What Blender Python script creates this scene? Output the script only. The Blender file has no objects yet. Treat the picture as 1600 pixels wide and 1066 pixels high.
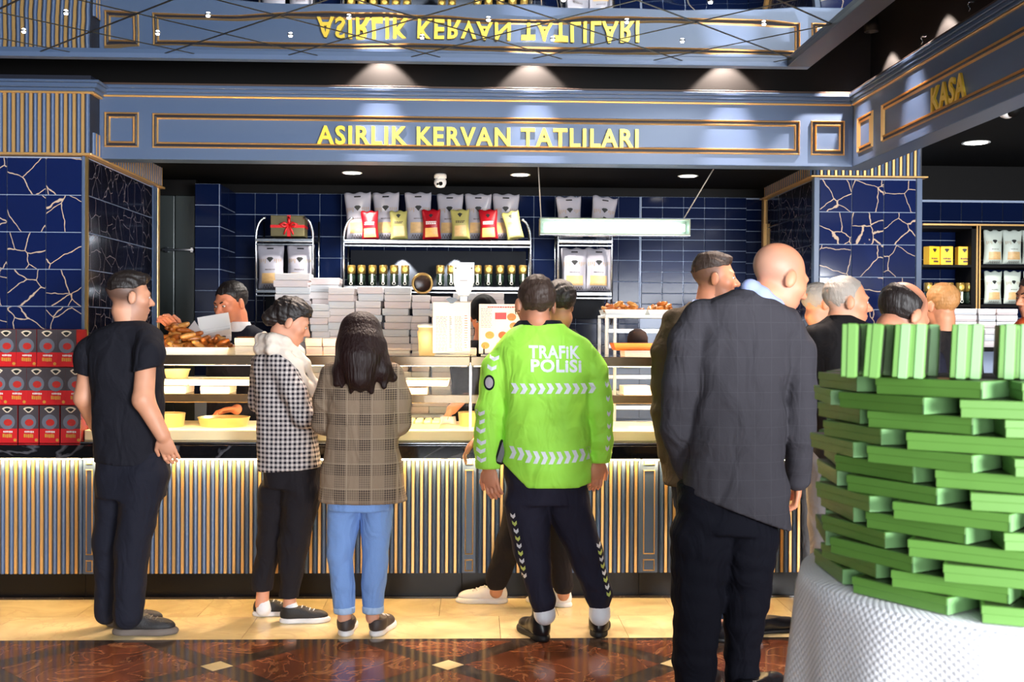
import bpy, bmesh, math, random
import numpy as np
from mathutils import Vector, Matrix
from mathutils.bvhtree import BVHTree
random.seed(7); rng = np.random.RandomState(7)
PI = math.pi
scene = bpy.context.scene
COL = scene.collection
# ------------------------------------------------------------------ camera
FPX = 1700.0
CAMZ = 1.5
yaw, pit, rol = math.radians(2.0), math.atan(15/1700), math.radians(0.31)
FW = Vector((math.sin(yaw)*math.cos(pit), math.cos(yaw)*math.cos(pit), -math.sin(pit)))
_r = Vector((math.cos(yaw), -math.sin(yaw), 0)); _u = _r.cross(FW)
RT = _r*math.cos(rol) + _u*math.sin(rol); UP = -_r*math.sin(rol) + _u*math.cos(rol)
CAM = Vector((0, 0, CAMZ))
cd = bpy.data.cameras.new('camera'); cd.sensor_width = 36; cd.lens = 36*FPX/1600; cd.clip_start = .05
cd.dof.use_dof = True; cd.dof.focus_distance = 5.6; cd.dof.aperture_fstop = 5.0
co = bpy.data.objects.new('camera', cd); COL.objects.link(co)
m = Matrix.Identity(4)
for i in range(3):
    m[i][0] = RT[i]; m[i][1] = UP[i]; m[i][2] = -FW[i]; m[i][3] = CAM[i]
co.matrix_world = m
scene.camera = co
def ray(px, py): return FW + RT*((px-800)/FPX) - UP*((py-533)/FPX)
def onY(px, py, Y):
    d = ray(px, py); return CAM + d*((Y-CAM.y)/d.y)
def onZ(px, py, Z):
    d = ray(px, py); return CAM + d*((Z-CAM.z)/d.z)
def onX(px, py, X):
    d = ray(px, py); return CAM + d*((X-CAM.x)/d.x)
def XY(px, Y, py=518): return onY(px, py, Y).x
def ZY(py, Y, px=740): return onY(px, py, Y).z
# ------------------------------------------------------------------ world, lights, exposure
vs = scene.view_settings
vs.view_transform = 'Standard'; vs.look = 'None'; vs.gamma = 1; vs.use_curve_mapping = False
vs.exposure = 0.93
w = bpy.data.worlds.new('world'); scene.world = w; w.use_nodes = True
bg = w.node_tree.nodes['Background']; bg.inputs[0].default_value = (.80, .88, 1, 1); bg.inputs[1].default_value = .17
def s2l(c):
    return tuple((v/12.92 if v <= .04045 else ((v+.055)/1.055)**2.4) for v in (x/255 for x in c))
def light(kind, name, loc, energy, color=(1, 1, 1), target=None, **kw):
    l = bpy.data.lights.new(name, kind); l.energy = energy; l.color = color
    for k, v in kw.items(): setattr(l, k, v)
    o = bpy.data.objects.new(name, l); COL.objects.link(o); o.location = loc
    if target is not None:
        o.rotation_euler = (Vector(target)-Vector(loc)).to_track_quat('-Z', 'Y').to_euler()
    return o
# daylight through the shop front behind the camera
light('AREA', 'daylight_window_light', (4.3, -2.6, 1.45), 830, (.93, .96, 1), (.9, 5, 1.1), shape='RECTANGLE', size=4.2, size_y=1.9)
light('AREA', 'daylight_door_light', (-.3, -3.6, 1.4), 110, (.95, .97, 1), (-.9, 5, 1.2), shape='RECTANGLE', size=2.2, size_y=2.0)
WARM = (1, .76, .52)
# ------------------------------------------------------------------ helpers
MATS = {}
def mat(name, rgb=(200, 200, 200), rough=.5, metal=0., spec=.5, emit=None, estr=0., bump=0., bscale=40., var=0., vscale=6., coat=0., alpha=None):
    if name in MATS: return MATS[name]
    M = bpy.data.materials.new(name); M.use_nodes = True; MATS[name] = M
    nt = M.node_tree; b = nt.nodes['Principled BSDF']
    c = s2l(rgb)
    b.inputs['Base Color'].default_value = (*c, 1); b.inputs['Roughness'].default_value = rough
    b.inputs['Metallic'].default_value = metal; b.inputs['Specular IOR Level'].default_value = spec
    b.inputs['Coat Weight'].default_value = coat; b.inputs['Coat Roughness'].default_value = .05
    if emit is not None:
        b.inputs['Emission Color'].default_value = (*s2l(emit), 1); b.inputs['Emission Strength'].default_value = estr
    if var or bump:
        tc = nt.nodes.new('ShaderNodeTexCoord')
    if var:
        n = nt.nodes.new('ShaderNodeTexNoise'); n.inputs['Scale'].default_value = vscale; n.inputs['Detail'].default_value = 5
        nt.links.new(tc.outputs['Object'], n.inputs['Vector'])
        mx = nt.nodes.new('ShaderNodeMix'); mx.data_type = 'RGBA'
        mx.inputs[6].default_value = (*[v*(1-var) for v in c], 1); mx.inputs[7].default_value = (*[min(1, v*(1+var)) for v in c], 1)
        nt.links.new(n.outputs['Fac'], mx.inputs[0]); nt.links.new(mx.outputs[2], b.inputs['Base Color'])
    if bump:
        n2 = nt.nodes.new('ShaderNodeTexNoise'); n2.inputs['Scale'].default_value = bscale; n2.inputs['Detail'].default_value = 4
        nt.links.new(tc.outputs['Object'], n2.inputs['Vector'])
        bp = nt.nodes.new('ShaderNodeBump'); bp.inputs['Strength'].default_value = bump; bp.inputs['Distance'].default_value = .01
        nt.links.new(n2.outputs['Fac'], bp.inputs['Height']); nt.links.new(bp.outputs[0], b.inputs['Normal'])
    return M
def nodes_of(M): return M.node_tree, M.node_tree.nodes['Principled BSDF']
def mk(name, me, mt=None, parent=None, loc=(0, 0, 0), rot=None):
    o = bpy.data.objects.new(name, me); COL.objects.link(o)
    if mt is not None and me is not None and not me.materials: me.materials.append(mt)
    if parent is not None: o.parent = parent
    o.location = loc
    if rot is not None: o.rotation_euler = rot
    return o
def tag(o, label, cat, group=None, kind=None):
    if label: o['label'] = label
    if cat: o['category'] = cat
    if group: o['group'] = group
    if kind: o['kind'] = kind
    return o
def E(name, label, cat, loc=(0, 0, 0), rz=0, group=None):
    o = bpy.data.objects.new(name, None); COL.objects.link(o); o.location = loc; o.rotation_euler = (0, 0, rz); o.empty_display_size = .05
    return tag(o, label, cat, group)
def S(o, label=None): o['kind'] = 'structure'; (label and o.__setitem__('label', label)); return o
def wl(o):
    v = Vector((0, 0, 0))
    while o is not None: v = v+Vector(o.location); o = o.parent
    return v
def mesh(name, verts, faces, smooth=False):
    me = bpy.data.meshes.new(name); me.from_pydata([tuple(v) for v in verts], [], [tuple(f) for f in faces]); me.update()
    if smooth: me.polygons.foreach_set('use_smooth', [True]*len(me.polygons))
    return me
BOXC = {}
def box_me(sx, sy, sz, bev=0.):
    k = (round(sx, 4), round(sy, 4), round(sz, 4), bev)
    if k in BOXC: return BOXC[k]
    bm = bmesh.new(); bmesh.ops.create_cube(bm, size=1); bmesh.ops.scale(bm, vec=(sx, sy, sz), verts=bm.verts)
    if bev: bmesh.ops.bevel(bm, geom=bm.edges[:], offset=min(bev, .45*min(sx, sy, sz)), segments=1 if bev < .004 else 2, affect='EDGES', profile=.5)
    me = bpy.data.meshes.new('box'); bm.to_mesh(me); bm.free(); BOXC[k] = me
    return me
def bx(name, x0, x1, y0, y1, z0, z1, mt, parent=None, bev=.003):
    """axis aligned bevelled box given in world coordinates"""
    src = box_me(abs(x1-x0), abs(y1-y0), abs(z1-z0), bev)
    k = (src.name, mt.name)
    if k not in BOXC:
        me = src.copy(); me.materials.append(mt); BOXC[k] = me
    c = Vector(((x0+x1)/2, (y0+y1)/2, (z0+z1)/2))
    return mk(name, BOXC[k], None, parent, c-wl(parent) if parent else c)
def bl(name, c, s, mt, parent=None, bev=.003, rot=None):
    """bevelled box in the parent's local coordinates: centre, size"""
    src = box_me(*s, bev); k = (src.name, mt.name)
    if k not in BOXC:
        me = src.copy(); me.materials.append(mt); BOXC[k] = me
    return mk(name, BOXC[k], None, parent, c, rot)
def tube_me(pts, r, seg=8, closed=False, smooth=True):
    pts = [Vector(p) for p in pts]; n = len(pts); vs_, fs = [], []
    rr = r if isinstance(r, (list, tuple)) else [r]*n
    up = None
    for i, p in enumerate(pts):
        a = pts[(i-1) % n] if (closed or i > 0) else p; b = pts[(i+1) % n] if (closed or i < n-1) else p
        t = (b-a).normalized()
        if up is None:
            up = t.cross(Vector((0, 0, 1)));
            if up.length < .1: up = t.cross(Vector((1, 0, 0)))
        up = (up-t*up.dot(t)).normalized(); sd = t.cross(up)
        for k in range(seg):
            an = 2*PI*k/seg; vs_.append(p+(up*math.cos(an)+sd*math.sin(an))*rr[i])
    m_ = n if closed else n-1
    for i in range(m_):
        for k in range(seg):
            a, b = i*seg+k, i*seg+(k+1) % seg; c, d = ((i+1) % n)*seg+(k+1) % seg, ((i+1) % n)*seg+k
            fs.append((a, b, c, d))
    if not closed:
        fs.append(tuple(range(seg))[::-1]); fs.append(tuple(range((n-1)*seg, n*seg)))
    return mesh('tube', vs_, fs, smooth)
def lathe_me(prof, seg=20, smooth=True, cap=True):
    vs_, fs = [], []; n = len(prof)
    for r, z in prof:
        for k in range(seg):
            a = 2*PI*k/seg; vs_.append((r*math.cos(a), r*math.sin(a), z))
    for i in range(n-1):
        for k in range(seg):
            fs.append((i*seg+k, i*seg+(k+1) % seg, (i+1)*seg+(k+1) % seg, (i+1)*seg+k))
    if cap: fs.append(tuple(range(seg))[::-1]); fs.append(tuple(range((n-1)*seg, n*seg)))
    return mesh('lathe', vs_, fs, smooth)
def poly_me(pts, th=.002, axis='y'):
    """flat polygon in x,z with thickness th towards -y"""
    n = len(pts); vs_ = [(p[0], 0, p[1]) for p in pts]+[(p[0], -th, p[1]) for p in pts]
    fs = [tuple(range(n))[::-1] if False else tuple(range(n)), tuple(range(n, 2*n))[::-1]]
    for i in range(n): fs.append((i, n+i, n+(i+1) % n, (i+1) % n))
    me = mesh('poly', vs_, fs)
    bm = bmesh.new(); bm.from_mesh(me); bmesh.ops.recalc_face_normals(bm, faces=bm.faces[:]); bm.to_mesh(me); bm.free()
    return me
def text_me(s, size=1., off=0., ext=0., align='LEFT', spacing=1., res=3):
    cu = bpy.data.curves.new('txt', 'FONT'); cu.body = s; cu.size = size; cu.offset = off; cu.extrude = ext; cu.align_x = align
    cu.space_character = spacing; cu.resolution_u = res
    o = bpy.data.objects.new('txt', cu); COL.objects.link(o)
    dg = bpy.context.evaluated_depsgraph_get(); me = bpy.data.meshes.new_from_object(o.evaluated_get(dg))
    bpy.data.objects.remove(o); bpy.data.curves.remove(cu)
    return me
def bounds(me):
    a = np.empty(len(me.vertices)*3, np.float32); me.vertices.foreach_get('co', a); a = a.reshape(-1, 3)
    return a.min(0), a.max(0)
def setco(me, a): me.vertices.foreach_set('co', np.asarray(a, np.float32).ravel()); me.update()
def getco(me):
    a = np.empty(len(me.vertices)*3, np.float32); me.vertices.foreach_get('co', a); return a.reshape(-1, 3)
def fit_text(s, x0, x1, z0, z1, depth=.01, off=0., spacing=1.):
    """text standing in the xz plane facing -y, fitted into a box"""
    me = text_me(s, 1, off, .1, spacing=spacing); a = getco(me); lo, hi = a.min(0), a.max(0)
    b = np.zeros_like(a)
    b[:, 0] = x0+(a[:, 0]-lo[0])/(hi[0]-lo[0])*(x1-x0); b[:, 2] = z0+(a[:, 1]-lo[1])/(hi[1]-lo[1])*(z1-z0)
    b[:, 1] = -(a[:, 2]-lo[2])/(hi[2]-lo[2])*depth
    setco(me, b); return me
ORD = ['topmost', 'second', 'third', 'fourth', 'fifth', 'sixth', 'seventh', 'eighth', 'ninth', 'tenth', 'eleventh', 'twelfth', 'thirteenth', 'fourteenth', 'fifteenth', 'sixteenth', 'seventeenth', 'eighteenth', 'nineteenth', 'twentieth']
ORD1 = ['first']+ORD[1:]
def split_faces(me):
    return me
# ------------------------------------------------------------------ materials
BLUE = mat('painted_blue_panel', (78, 96, 126), .38, bump=.03, bscale=9)
BLUED = mat('dark_blue_slat', (72, 92, 126), .35)
NAVY = mat('navy_groove', (26, 30, 44), .5)
GOLD = mat('brass_gold', (226, 186, 120), .28, 1.)
GOLDP = mat('gold_paint_strip', (226, 178, 112), .34, .55)
GOLDL = mat('polished_gold_letter', (246, 206, 70), .3, .45)
BLACK = mat('matte_black_paint', (13, 12, 12), .6, spec=.12)
BLACKC = mat('black_ceiling', (12, 11, 10), .75, spec=.1)
KICK = mat('black_gloss_kickboard', (14, 12, 12), .3, spec=.25)
CHROME = mat('brushed_chrome', (196, 202, 210), .22, 1.)
STEEL = mat('stainless_steel', (176, 180, 184), .32, 1.)
WHITEC = mat('white_card', (236, 232, 230), .55, bump=.02, bscale=20)
WHITEP = mat('white_plastic', (240, 240, 238), .35)
DARKB = mat('dark_board', (15, 19, 28), .45, spec=.12)
LED = mat('warm_led_strip', (255, 240, 210), .4, emit=(255, 214, 150), estr=60)
LEDC = mat('counter_led_strip', (255, 236, 200), .4, emit=(255, 214, 150), estr=95)
COOL = mat('fluorescent_tube', (240, 250, 255), .4, emit=(214, 240, 255), estr=7)
LAMP = mat('downlight_glow', (255, 250, 240), .4, emit=(255, 248, 235), estr=16)
def vein_tile(name, base, vein, scale, width, rough=.08):
    M = mat(name, base, rough); nt, b = nodes_of(M)
    tc = nt.nodes.new('ShaderNodeTexCoord'); oi = nt.nodes.new('ShaderNodeObjectInfo')
    mp = nt.nodes.new('ShaderNodeVectorMath'); mp.operation = 'MULTIPLY_ADD'; mp.inputs[1].default_value = (1, 1, 1)
    sc = nt.nodes.new('ShaderNodeVectorMath'); sc.operation = 'SCALE'; sc.inputs['Scale'].default_value = 37
    cmb = nt.nodes.new('ShaderNodeCombineXYZ')
    for i in range(3): nt.links.new(oi.outputs['Random'], cmb.inputs[i])
    nt.links.new(cmb.outputs[0], sc.inputs[0])
    nz = nt.nodes.new('ShaderNodeTexNoise'); nz.inputs['Scale'].default_value = 14; nz.inputs['Detail'].default_value = 2
    nt.links.new(tc.outputs['Object'], mp.inputs[0]); nt.links.new(sc.outputs[0], mp.inputs[2])
    nt.links.new(mp.outputs[0], nz.inputs['Vector'])
    ad = nt.nodes.new('ShaderNodeVectorMath'); ad.operation = 'MULTIPLY_ADD'; ad.inputs[1].default_value = (.03, .03, .03)
    nt.links.new(nz.outputs['Color'], ad.inputs[0]); nt.links.new(mp.outputs[0], ad.inputs[2])
    vo = nt.nodes.new('ShaderNodeTexVoronoi'); vo.feature = 'DISTANCE_TO_EDGE'; vo.inputs['Scale'].default_value = scale
    nt.links.new(ad.outputs[0], vo.inputs['Vector'])
    mr = nt.nodes.new('ShaderNodeMapRange'); mr.inputs['From Min'].default_value = width*.55; mr.inputs['From Max'].default_value = width
    mr.inputs['To Min'].default_value = 1; mr.inputs['To Max'].default_value = 0
    nt.links.new(vo.outputs['Distance'], mr.inputs['Value'])
    mx = nt.nodes.new('ShaderNodeMix'); mx.data_type = 'RGBA'; mx.inputs[6].default_value = (*s2l(base), 1); mx.inputs[7].default_value = (*s2l(vein), 1)
    nt.links.new(mr.outputs[0], mx.inputs[0]); nt.links.new(mx.outputs[2], b.inputs['Base Color'])
    return M
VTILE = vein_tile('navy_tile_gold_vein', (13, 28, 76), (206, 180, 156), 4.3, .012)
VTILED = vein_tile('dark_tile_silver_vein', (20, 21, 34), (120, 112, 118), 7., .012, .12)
TILE = mat('glossy_navy_tile', (9, 20, 50), .12, spec=.12, bump=.02, bscale=14)
GROUT = mat('pale_grout', (150, 164, 190), .7)
def marble(name, base, vein, scale, lo=.62, hi=.7, rough=.12):
    M = mat(name, base, rough); nt, b = nodes_of(M)
    tc = nt.nodes.new('ShaderNodeTexCoord'); oi = nt.nodes.new('ShaderNodeObjectInfo')
    ad = nt.nodes.new('ShaderNodeVectorMath'); ad.operation = 'ADD'
    sc = nt.nodes.new('ShaderNodeMath'); sc.operation = 'MULTIPLY'; sc.inputs[1].default_value = 23
    nt.links.new(oi.outputs['Random'], sc.inputs[0]); nt.links.new(tc.outputs['Object'], ad.inputs[0]); nt.links.new(sc.outputs[0], ad.inputs[1])
    n = nt.nodes.new('ShaderNodeTexNoise'); n.inputs['Scale'].default_value = scale; n.inputs['Detail'].default_value = 8; n.inputs['Distortion'].default_value = 1.4
    n1 = nt.nodes.new('ShaderNodeTexNoise'); n1.inputs['Scale'].default_value = scale*.45; n1.inputs['Detail'].default_value = 6; n1.inputs['Distortion'].default_value = 2.5
    nt.links.new(ad.outputs[0], n.inputs['Vector']); nt.links.new(ad.outputs[0], n1.inputs['Vector'])
    sb = nt.nodes.new('ShaderNodeMath'); sb.operation = 'SUBTRACT'; sb.inputs[1].default_value = .5; nt.links.new(n1.outputs['Fac'], sb.inputs[0])
    ab = nt.nodes.new('ShaderNodeMath'); ab.operation = 'ABSOLUTE'; nt.links.new(sb.outputs[0], ab.inputs[0])
    mr = nt.nodes.new('ShaderNodeMapRange'); mr.inputs['From Min'].default_value = 0; mr.inputs['From Max'].default_value = .022; mr.inputs['To Min'].default_value = .75; mr.inputs['To Max'].default_value = 0
    nt.links.new(ab.outputs[0], mr.inputs['Value'])
    cr = nt.nodes.new('ShaderNodeMix'); cr.data_type = 'RGBA'; c = s2l(base)
    cr.inputs[6].default_value = (*[v*.55 for v in c], 1); cr.inputs[7].default_value = (*[min(1, v*1.45) for v in c], 1)
    nt.links.new(n.outputs['Fac'], cr.inputs[0])
    mx = nt.nodes.new('ShaderNodeMix'); mx.data_type = 'RGBA'; mx.inputs[7].default_value = (*s2l(vein), 1)
    nt.links.new(mr.outputs[0], mx.inputs[0]); nt.links.new(cr.outputs[2], mx.inputs[6]); nt.links.new(mx.outputs[2], b.inputs['Base Color'])
    return M
REDM = marble('red_brown_marble', (108, 60, 40), (160, 112, 78), 7)
DARKM = marble('dark_brown_marble', (58, 46, 40), (96, 80, 66), 5)
CREAMM = marble('cream_limestone', (226, 196, 146), (214, 184, 140), 3, rough=.2)
BLKM = marble('black_marble_slab', (16, 16, 20), (96, 96, 104), 2.2, rough=.08)
def glass_mat(name, tint=(1, 1, 1), refl=.07):
    M = bpy.data.materials.new(name); M.use_nodes = True; nt = M.node_tree; nt.nodes.clear(); MATS[name] = M
    o = nt.nodes.new('ShaderNodeOutputMaterial'); t = nt.nodes.new('ShaderNodeBsdfTransparent'); g = nt.nodes.new('ShaderNodeBsdfGlossy')
    t.inputs[0].default_value = (*tint, 1); g.inputs['Roughness'].default_value = .02
    fr = nt.nodes.new('ShaderNodeFresnel'); fr.inputs[0].default_value = 1.13
    mx = nt.nodes.new('ShaderNodeMixShader'); nt.links.new(fr.outputs[0], mx.inputs[0]); nt.links.new(t.outputs[0], mx.inputs[1]); nt.links.new(g.outputs[0], mx.inputs[2])
    nt.links.new(mx.outputs[0], o.inputs[0]); return M
GLASS = glass_mat("clear_glass", (.975, .98, .975))
def mirror_mat():
    M = mat('mirror_ceiling', (205, 214, 220), .015, 1.); nt, b = nodes_of(M)
    tc = nt.nodes.new('ShaderNodeTexCoord'); n = nt.nodes.new('ShaderNodeTexNoise'); n.inputs['Scale'].default_value = 2.2; n.inputs['Detail'].default_value = .5
    nt.links.new(tc.outputs['Object'], n.inputs['Vector']); bp = nt.nodes.new('ShaderNodeBump'); bp.inputs['Strength'].default_value = .04; bp.inputs['Distance'].default_value = .1
    nt.links.new(n.outputs['Fac'], bp.inputs['Height']); nt.links.new(bp.outputs[0], b.inputs['Normal']); return M
MIRROR = mirror_mat()
# ------------------------------------------------------------------ key planes
YC, YB, YW = 6.1, 6.45, 8.5
XL = XY(137, 6.3, 400)           # right face of the left column
XR = XY(1333, YB, 210)           # face of the cashier fascia
ZB = ZY(254.5, YB)               # fascia underside
ZG = ZY(157.5, YB)               # gold line
ZT = ZY(145, YB)
CAPZ = ZY(243, 6.28, 137)
ZTILE = onY(700, 305, YW).z
def quad(name, p, mt, parent=None): return mk(name, mesh(name, p, [(0, 1, 2, 3)]), mt, parent)
# ------------------------------------------------------------------ floor
def clip_poly(pts, a, b, c):     # keep a*x+b*y<=c
    out = []
    for i in range(len(pts)):
        p, q = pts[i], pts[(i+1) % len(pts)]; dp, dq = a*p[0]+b*p[1]-c, a*q[0]+b*q[1]-c
        if dp <= 0: out.append(p)
        if dp*dq < 0:
            t = dp/(dp-dq); out.append((p[0]+(q[0]-p[0])*t, p[1]+(q[1]-p[1])*t))
    return out
YE = onZ(740, 998, 0).y          # front edge of the cream band
FL = S(bx('floor', -6, 6, -4, 10, -.1, -.012, DARKM, None, 0), 'brown marble shop floor with a cream tiled band along the counter')
def slab(name, pts, mt, th=.012, gap=.0015):
    if len(pts) < 3: return
    c = (sum(p[0] for p in pts)/len(pts), sum(p[1] for p in pts)/len(pts))
    L = [(p[0]-c[0], p[1]-c[1]) for p in pts]
    L = [(x*(1-gap/max(.01, math.hypot(x, y))), y*(1-gap/max(.01, math.hypot(x, y)))) for x, y in L]
    n = len(L); v = [(x, y, 0) for x, y in L]+[(x, y, -th) for x, y in L]
    f = [tuple(range(n))]+[(i, n+i, n+(i+1) % n, (i+1) % n) for i in range(n)]
    me = mesh(name, v, f); bm = bmesh.new(); bm.from_mesh(me); bmesh.ops.recalc_face_normals(bm, faces=bm.faces[:])
    bm.to_mesh(me); bm.free()
    if me.polygons[0].normal.z < 0: me.flip_normals()
    mk(name, me, mt, FL, (c[0]-FL.location.x, c[1]-FL.location.y, -FL.location.z))
# cream band tiles
tw = .315
k0 = onZ(780, 970, 0).x
for j, (y0, y1) in enumerate(((YE, YE+.42), (YE+.42, YC+.06))):
    for i in range(-14, 12):
        x0 = k0+i*tw*2+(tw if j else 0); slab('floor_tile', [(x0, y0), (x0+tw*2, y0), (x0+tw*2, y1), (x0, y1)], CREAMM)
for i in range(-4, 5): slab('border_tile', [(i*1.2, YE-.045), (i*1.2+1.2, YE-.045), (i*1.2+1.2, YE), (i*1.2, YE)], DARKM)
# diagonal lattice of the brown marble
N0 = onZ(700, 1039, 0); PX = 1.03; HB = .052
YLIM = YE-.045
for i in range(-5, 5):
    for j in range(-6, 3):
        for s in (0, 1):
            cx, cy = N0.x+(i+.5*s)*PX, N0.y+(j+.5*s)*PX
            if cy < 2 or cy > YLIM+.6: continue
            d = HB*math.sqrt(2)
            slab('inset_tile', clip_poly([(cx-d, cy), (cx, cy-d), (cx+d, cy), (cx, cy+d)], 0, 1, YLIM), CREAMM)
            # big brown square to the right of the node
            h = PX/2; mx_, my_ = cx+h, cy
            r = h-d
            slab('marble_tile', clip_poly([(mx_-r, my_), (mx_, my_-r), (mx_+r, my_), (mx_, my_+r)], 0, 1, YLIM), REDM)
            for sx in (1, -1):      # two dark bands leaving the node towards +y
                ex, ey = cx+sx*h, cy+h; q = HB/math.sqrt(2)
                p = [(cx+sx*(d/2+0)-sx*q*0+sx*d/2, cy), (cx, cy+d), (ex-sx*d, ey), (ex, ey-d)]
                slab('band_tile', clip_poly(p if sx > 0 else p[::-1], 0, 1, YLIM), DARKM)
# ------------------------------------------------------------------ shell
WB = S(bx('wall_back', -4, 6, YW+.012, YW+.2, 0, 3.2, BLACK, None, 0), 'back wall of glossy navy blue tiles behind the counter')
S(bx('ceiling', -4, XY(1270, 7.2), YB+.14, YW+.1, 2.63, 2.7, BLACKC, None, 0), 'black ceiling over the serving area')
S(bx('ceiling_cashier', XY(1290, 7.2), 6, -1, YW+.1, 2.80, 2.86, BLACKC, None, 0), 'black ceiling over the cashier side') if False else None
S(bx('ceiling_upper', -6, 6, -4, 6.75, 3.6, 3.7, BLACKC, None, 0), 'black upper ceiling above the mirror panel')
S(bx('wall_upper', -4, XR+.25, YB+.16, YB+.25, ZT-.05, 3.6, BLACK, None, 0), 'black bulkhead wall above the sign fascia')
S(bx('wall_upper_right', XR+.16, XR+.25, 1.5, YB+.16, ZT-.05, 3.6, BLACK, None, 0), 'black bulkhead wall above the cashier fascia')
S(bx('ceiling_right', XR+.17, 6, 1.5, YW+.1, 2.83, 2.9, BLACKC, None, 0), 'black ceiling over the cashier area')
S(bx('wall_left', -4.1, -4, -3, YW, 0, 3.6, BLACK, None, 0), 'dark side wall')
S(bx('wall_right', 5.4, 5.5, -3, YW, 0, 3.6, BLACK, None, 0), 'dark far right wall')
def tiles(parent, x0, nx, tw, z1, nz, th, Y, mt, skip=None, gap=.0022, xcut=None, dep=.012):
    for i in range(nx):
        for j in range(nz):
            a, b = x0+i*tw, x0+(i+1)*tw
            if xcut is not None: b = min(b, xcut)
            if b-a < .02: continue
            if skip and skip(i, j): continue
            bx('tile', a+gap, b-gap, Y-dep, Y+.002, z1-(j+1)*th+gap, z1-j*th-gap, mt, parent, .0025)
# grout sheets and tiles on the back wall
tb = 33.2/1700*YW
xa, xb, xc = XY(365, YW, 400), XY(999, YW, 400), XY(1215, YW, 400)
bx('grout', xa-.4, 5.3, YW, YW+.012, .6, ZTILE, GROUT, WB, 0)
nA = int(round((xb-xa)/tb)); tA = (xb-xa)/nA
tiles(WB, xa, nA, tA, ZTILE, 8, tb, YW, TILE)
tB = 33.1/1700*YW; rB = 16.8/1700*YW
tiles(WB, xb+.012, 5, tB, ZTILE, 11, rB, YW-.012, TILE)
bx('grout', xb+.006, xb+.012+5*tB, YW-.012, YW, .8, ZTILE, GROUT, WB, 0)
tiles(WB, xb+.012+5*tB, 3, tB, ZTILE-.01, 11, rB, YW, TILE)
tiles(WB, XY(1440, YW, 400)-.02, 7, tb, onY(1500, 316, YW).z, 7, tb*.92, YW, TILE)
# tiled pier on the left of the back wall and the dark door beside it
YPI = 7.98
xp0, xp1 = XY(305, YPI, 300), XY(343, YPI, 300)
PR = E('tiled_pier', 'narrow navy tiled pier beside the dark door, left of the back wall', 'pier', ((xp0+xp1)/2, YPI, 0))
bx('core', xp0, xp1, YPI, YW-.002, 0, ZTILE, GROUT, PR, 0)
tiles(PR, xp0, 1, xp1-xp0, ZTILE, 10, 33/1700*YPI, YPI, TILE)
for j in range(10):
    for i in range(2):
        z1 = ZTILE-j*33/1700*YPI
        bx('tile', xp1-.002, xp1+.01, YPI+.005+i*.25, YPI+.25+i*.25, z1-33/1700*YPI+.003, z1-.003, TILE, PR, .0025)
DOORM = mat('dark_grey_door', (58, 64, 64), .35, metal=.3)
DR = S(E('door_1', 'dark grey door with a steel push bar behind the left column', None, (XY(275, 8.2), 8.2, 0)))
for a, b in ((244, 272), (273, 304)):
    bx('door_leaf', XY(a, 8.2), XY(b, 8.2), 8.2, 8.25, 0, 2.5, DOORM, DR, .006)
bx('push_bar', XY(252, 8.14), XY(303, 8.14), 8.13, 8.16, ZY(396, 8.14), ZY(392, 8.14), CHROME, DR, .004)
bx('push_bar_bracket', XY(256, 8.14), XY(261, 8.14), 8.15, 8.2, ZY(398, 8.14), ZY(390, 8.14), CHROME, DR, .003)
bx('push_bar_bracket', XY(296, 8.14), XY(301, 8.14), 8.15, 8.2, ZY(398, 8.14), ZY(390, 8.14), CHROME, DR, .003)
bx('door_frame', XY(236, 8.2), XY(305, 8.2), 8.2, 8.27, 2.5, 2.62, BLACK, DR, .004)
# ------------------------------------------------------------------ columns
def flute_me(w, h, d):
    n = 7; v, f = [], []
    for z in (0, h):
        for k in range(n): a = PI*k/(n-1); v.append((-math.cos(a)*w/2, -math.sin(a)*d, z))
    for k in range(n-1): f.append((k, k+1, n+k+1, n+k))
    f.append(tuple(range(n))); f.append(tuple(range(n, 2*n))[::-1])
    me = mesh('flute', v, f); bm = bmesh.new(); bm.from_mesh(me); bmesh.ops.recalc_face_normals(bm, faces=bm.faces[:]); bm.to_mesh(me); bm.free()
    return me
def fluting(parent, x0, x1, pitch, z0, z1, Y, axis='x', gw=.34, dep=.014):
    """blue half round slats with gold strips between them"""
    n = int((x1-x0)/pitch+.5); fm = flute_me(pitch*.5, z1-z0, dep); fm.materials.append(BLUED)
    P0 = wl(parent)
    for i in range(n):
        c = x0+(i+.5)*pitch
        if axis == 'x': mk('slat', fm, None, parent, Vector((c, Y, z0))-P0)
        else: mk('slat', fm, None, parent, Vector((Y, c, z0))-P0, (0, 0, PI/2 if axis == 'y+' else -PI/2))
        g = c+pitch*.5
        if g > x1: break
        if axis == 'x': bx('gold_strip', g-pitch*gw/2, g+pitch*gw/2, Y-dep*.85, Y+.001, z0, z1, GOLDP, parent, .0015)
        else:
            s = 1 if axis == 'y+' else -1
            bx('gold_strip', min(Y, Y+s*dep*.85), max(Y, Y+s*dep*.85), g-pitch*gw/2, g+pitch*gw/2, z0, z1, GOLDP, parent, .0015)
YF = 6.3
ZCT = ZY(697, 6.03)+.001
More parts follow.
